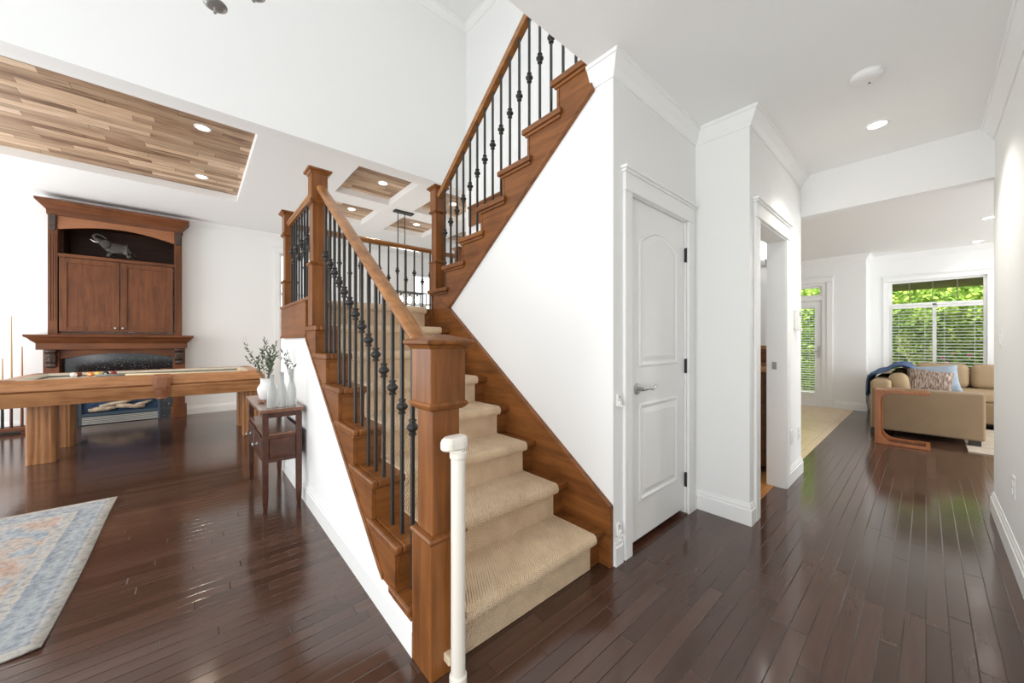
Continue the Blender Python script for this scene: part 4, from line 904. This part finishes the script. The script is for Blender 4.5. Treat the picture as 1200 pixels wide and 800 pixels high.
def pillow(name, label, loc, w_, h_, d_, rot, mat, bumpy=.0):
    m = MB(); n = 14; fr_, bk = [], []
    for i in range(n+1):
        a, b = [], []
        for j in range(n+1):
            u, v = -1+2*i/n, -1+2*j/n
            pinch = 1-.10*(u*u*(1-v*v)+v*v*(1-u*u)); th_ = d_/2*((1-u**4)*(1-v**4))**.5 + .004
            x, z = u*w_/2*(1-.09*(1-v*v)*u*u) , v*h_/2*(1-.09*(1-u*u)*v*v)
            r_ = random.uniform(-bumpy, bumpy)
            a.append(m.b.verts.new((x, -th_+r_, z))); b.append(m.b.verts.new((x, th_+r_, z)) if 0 < i < n and 0 < j < n else a[-1])
        fr_.append(a); bk.append(b)
    for i in range(n):
        for j in range(n):
            m.b.faces.new((fr_[i][j], fr_[i+1][j], fr_[i+1][j+1], fr_[i][j+1]))
            q = (bk[i][j], bk[i][j+1], bk[i+1][j+1], bk[i+1][j])
            if len(set(q)) == 4: 
                try: m.b.faces.new(q)
                except ValueError: pass
    o = out(m, name, mat, smooth=True, sub=1); o.location = loc; o.rotation_euler = rot; return tag(o, label, 'cushion')
def furm():
    m, nt, b = nodes('brown_fur'); tc = N(nt, 'ShaderNodeTexCoord'); mp = N(nt, 'ShaderNodeMapping'); mp.inputs['Scale'].default_value = (70, 40, 18); L(nt, tc.outputs['Object'], mp.inputs[0])
    no = N(nt, 'ShaderNodeTexNoise'); no.inputs['Scale'].default_value = 1; no.inputs['Detail'].default_value = 5; L(nt, mp.outputs[0], no.inputs['Vector'])
    L(nt, ramp(nt, no.outputs[0], [(.3, (.09, .055, .04)), (.5, (.28, .20, .15)), (.7, (.52, .45, .40))]), b.inputs['Base Color']); b.inputs['Roughness'].default_value = .9
    bp = N(nt, 'ShaderNodeBump'); bp.inputs['Strength'].default_value = 1; bp.inputs['Distance'].default_value = .02; L(nt, no.outputs[0], bp.inputs['Height']); L(nt, bp.outputs[0], b.inputs['Normal']); return m
pillow('throw_pillow', 'shaggy brown fur cushion leaning on the blue throw', (.02, 7.15, .665), .44, .36, .20, (-.35, .12, .1), furm(), .004)
pillow('throw_pillow', 'pale blue cushion behind the shaggy brown fur cushion', (.08, 7.55, .69), .46, .40, .15, (-.3, -.1, .1), flat('pale_blue_fabric', (.30, .36, .42), .9, noise=.3, nscale=12))
tag(out(MB().box(.30, 2.3, 6.32, 8.05, .0, .012), 'family_room_rug', flat('beige_rug', (.50, .43, .34), .95, noise=.35, nscale=9), loc=(1.3, 7.2, 0), bevel=.004), 'beige patterned rug beside the sofa in the family room', 'rug')

# ------------------------------------------------------------------ garden beyond the glass
struct(MB().box(-12, 6, 9.4, 20, -.12, -.03), 'ground', flat('patio_ground', (.35, .34, .32), .9, noise=.2, nscale=4))
struct(MB().box(-1.0, 3.4, 9.36, 11.3, 2.27, 2.37), 'porch_roof', planks('brown_soffit_boards', 'X', .11, 2.0, [(.2, (.10, .065, .04)), (.8, (.17, .115, .075))], (.05, .03, .02), .6, seam=.004))
def hedge_mat():
    m, nt, b = nodes('hedge_leaf'); tc = N(nt, 'ShaderNodeTexCoord'); no = N(nt, 'ShaderNodeTexNoise'); no.inputs['Scale'].default_value = 3.5; no.inputs['Detail'].default_value = 8; no.inputs['Roughness'].default_value = .7
    L(nt, tc.outputs['Object'], no.inputs['Vector'])
    L(nt, ramp(nt, no.outputs[0], [(.3, (.06, .13, .015)), (.5, (.22, .36, .05)), (.68, (.50, .62, .12))]), b.inputs['Base Color']); b.inputs['Roughness'].default_value = .6; return m
HM = hedge_mat()
def hedge(label, x0, x1, y, z1, n):
    t = thing('hedge', label, 'hedge', ((x0+x1)/2, y, -.03)); out(MB().box(x0, x1, y+.06, y+.7, -.03, z1-.05), 'core', HM, t)
    m = MB()
    for _ in range(n):
        x, z = random.uniform(x0, x1), random.uniform(0, z1); yy = y+random.uniform(-.12, .08)
        leaf(m, (x, yy, z), (random.uniform(-1, 1), random.uniform(-1, .1), random.uniform(-1, .5)), random.uniform(.06, .12), random.uniform(.05, .08))
    out(m, 'leaves', HM, t)
hedge('tall clipped green hedge filling the bay window view', -1.35, 3.2, 11.9, 3.0, 6500)
hedge('tall green hedge seen through the patio door glass', -4.2, -1.6, 11.6, 2.9, 3600)
def shrub(label, x, y, h_, leafcol, flcol, n, nf):
    t = thing('garden_shrub', label, 'shrub', (x, y, -.03)); ml, ms = MB(), MB()
    for _ in range(9): branch(ml, ms, (x, y, -.03), (x+random.uniform(-.28, .28), y+random.uniform(-.2, .2), h_*random.uniform(.7, 1)), n, .05, .10, .045, .3)
    out(ms, 'stems', STEMM, t); out(ml, 'leaves', flat('shrub_leaf', leafcol, .6, noise=.3, nscale=9), t)
    if nf:
        fm = MB()
        for _ in range(nf): fm.ball((x+random.uniform(-.3, .3), y-.1+random.uniform(-.15, .1), h_*random.uniform(.55, 1.02)), .032, 8, 6, (1, 1, .7))
        out(fm, 'blossoms', flat('blossom', flcol, .6), t)
shrub('yellow green leafy shrub low behind the left bay pane', -.12, 11.0, 1.25, (.45, .52, .16), (1, 1, 1), 16, 0)
shrub('pink flowering shrub low behind the right bay pane', .42, 10.9, 1.05, (.16, .30, .07), (.75, .16, .36), 16, 14)
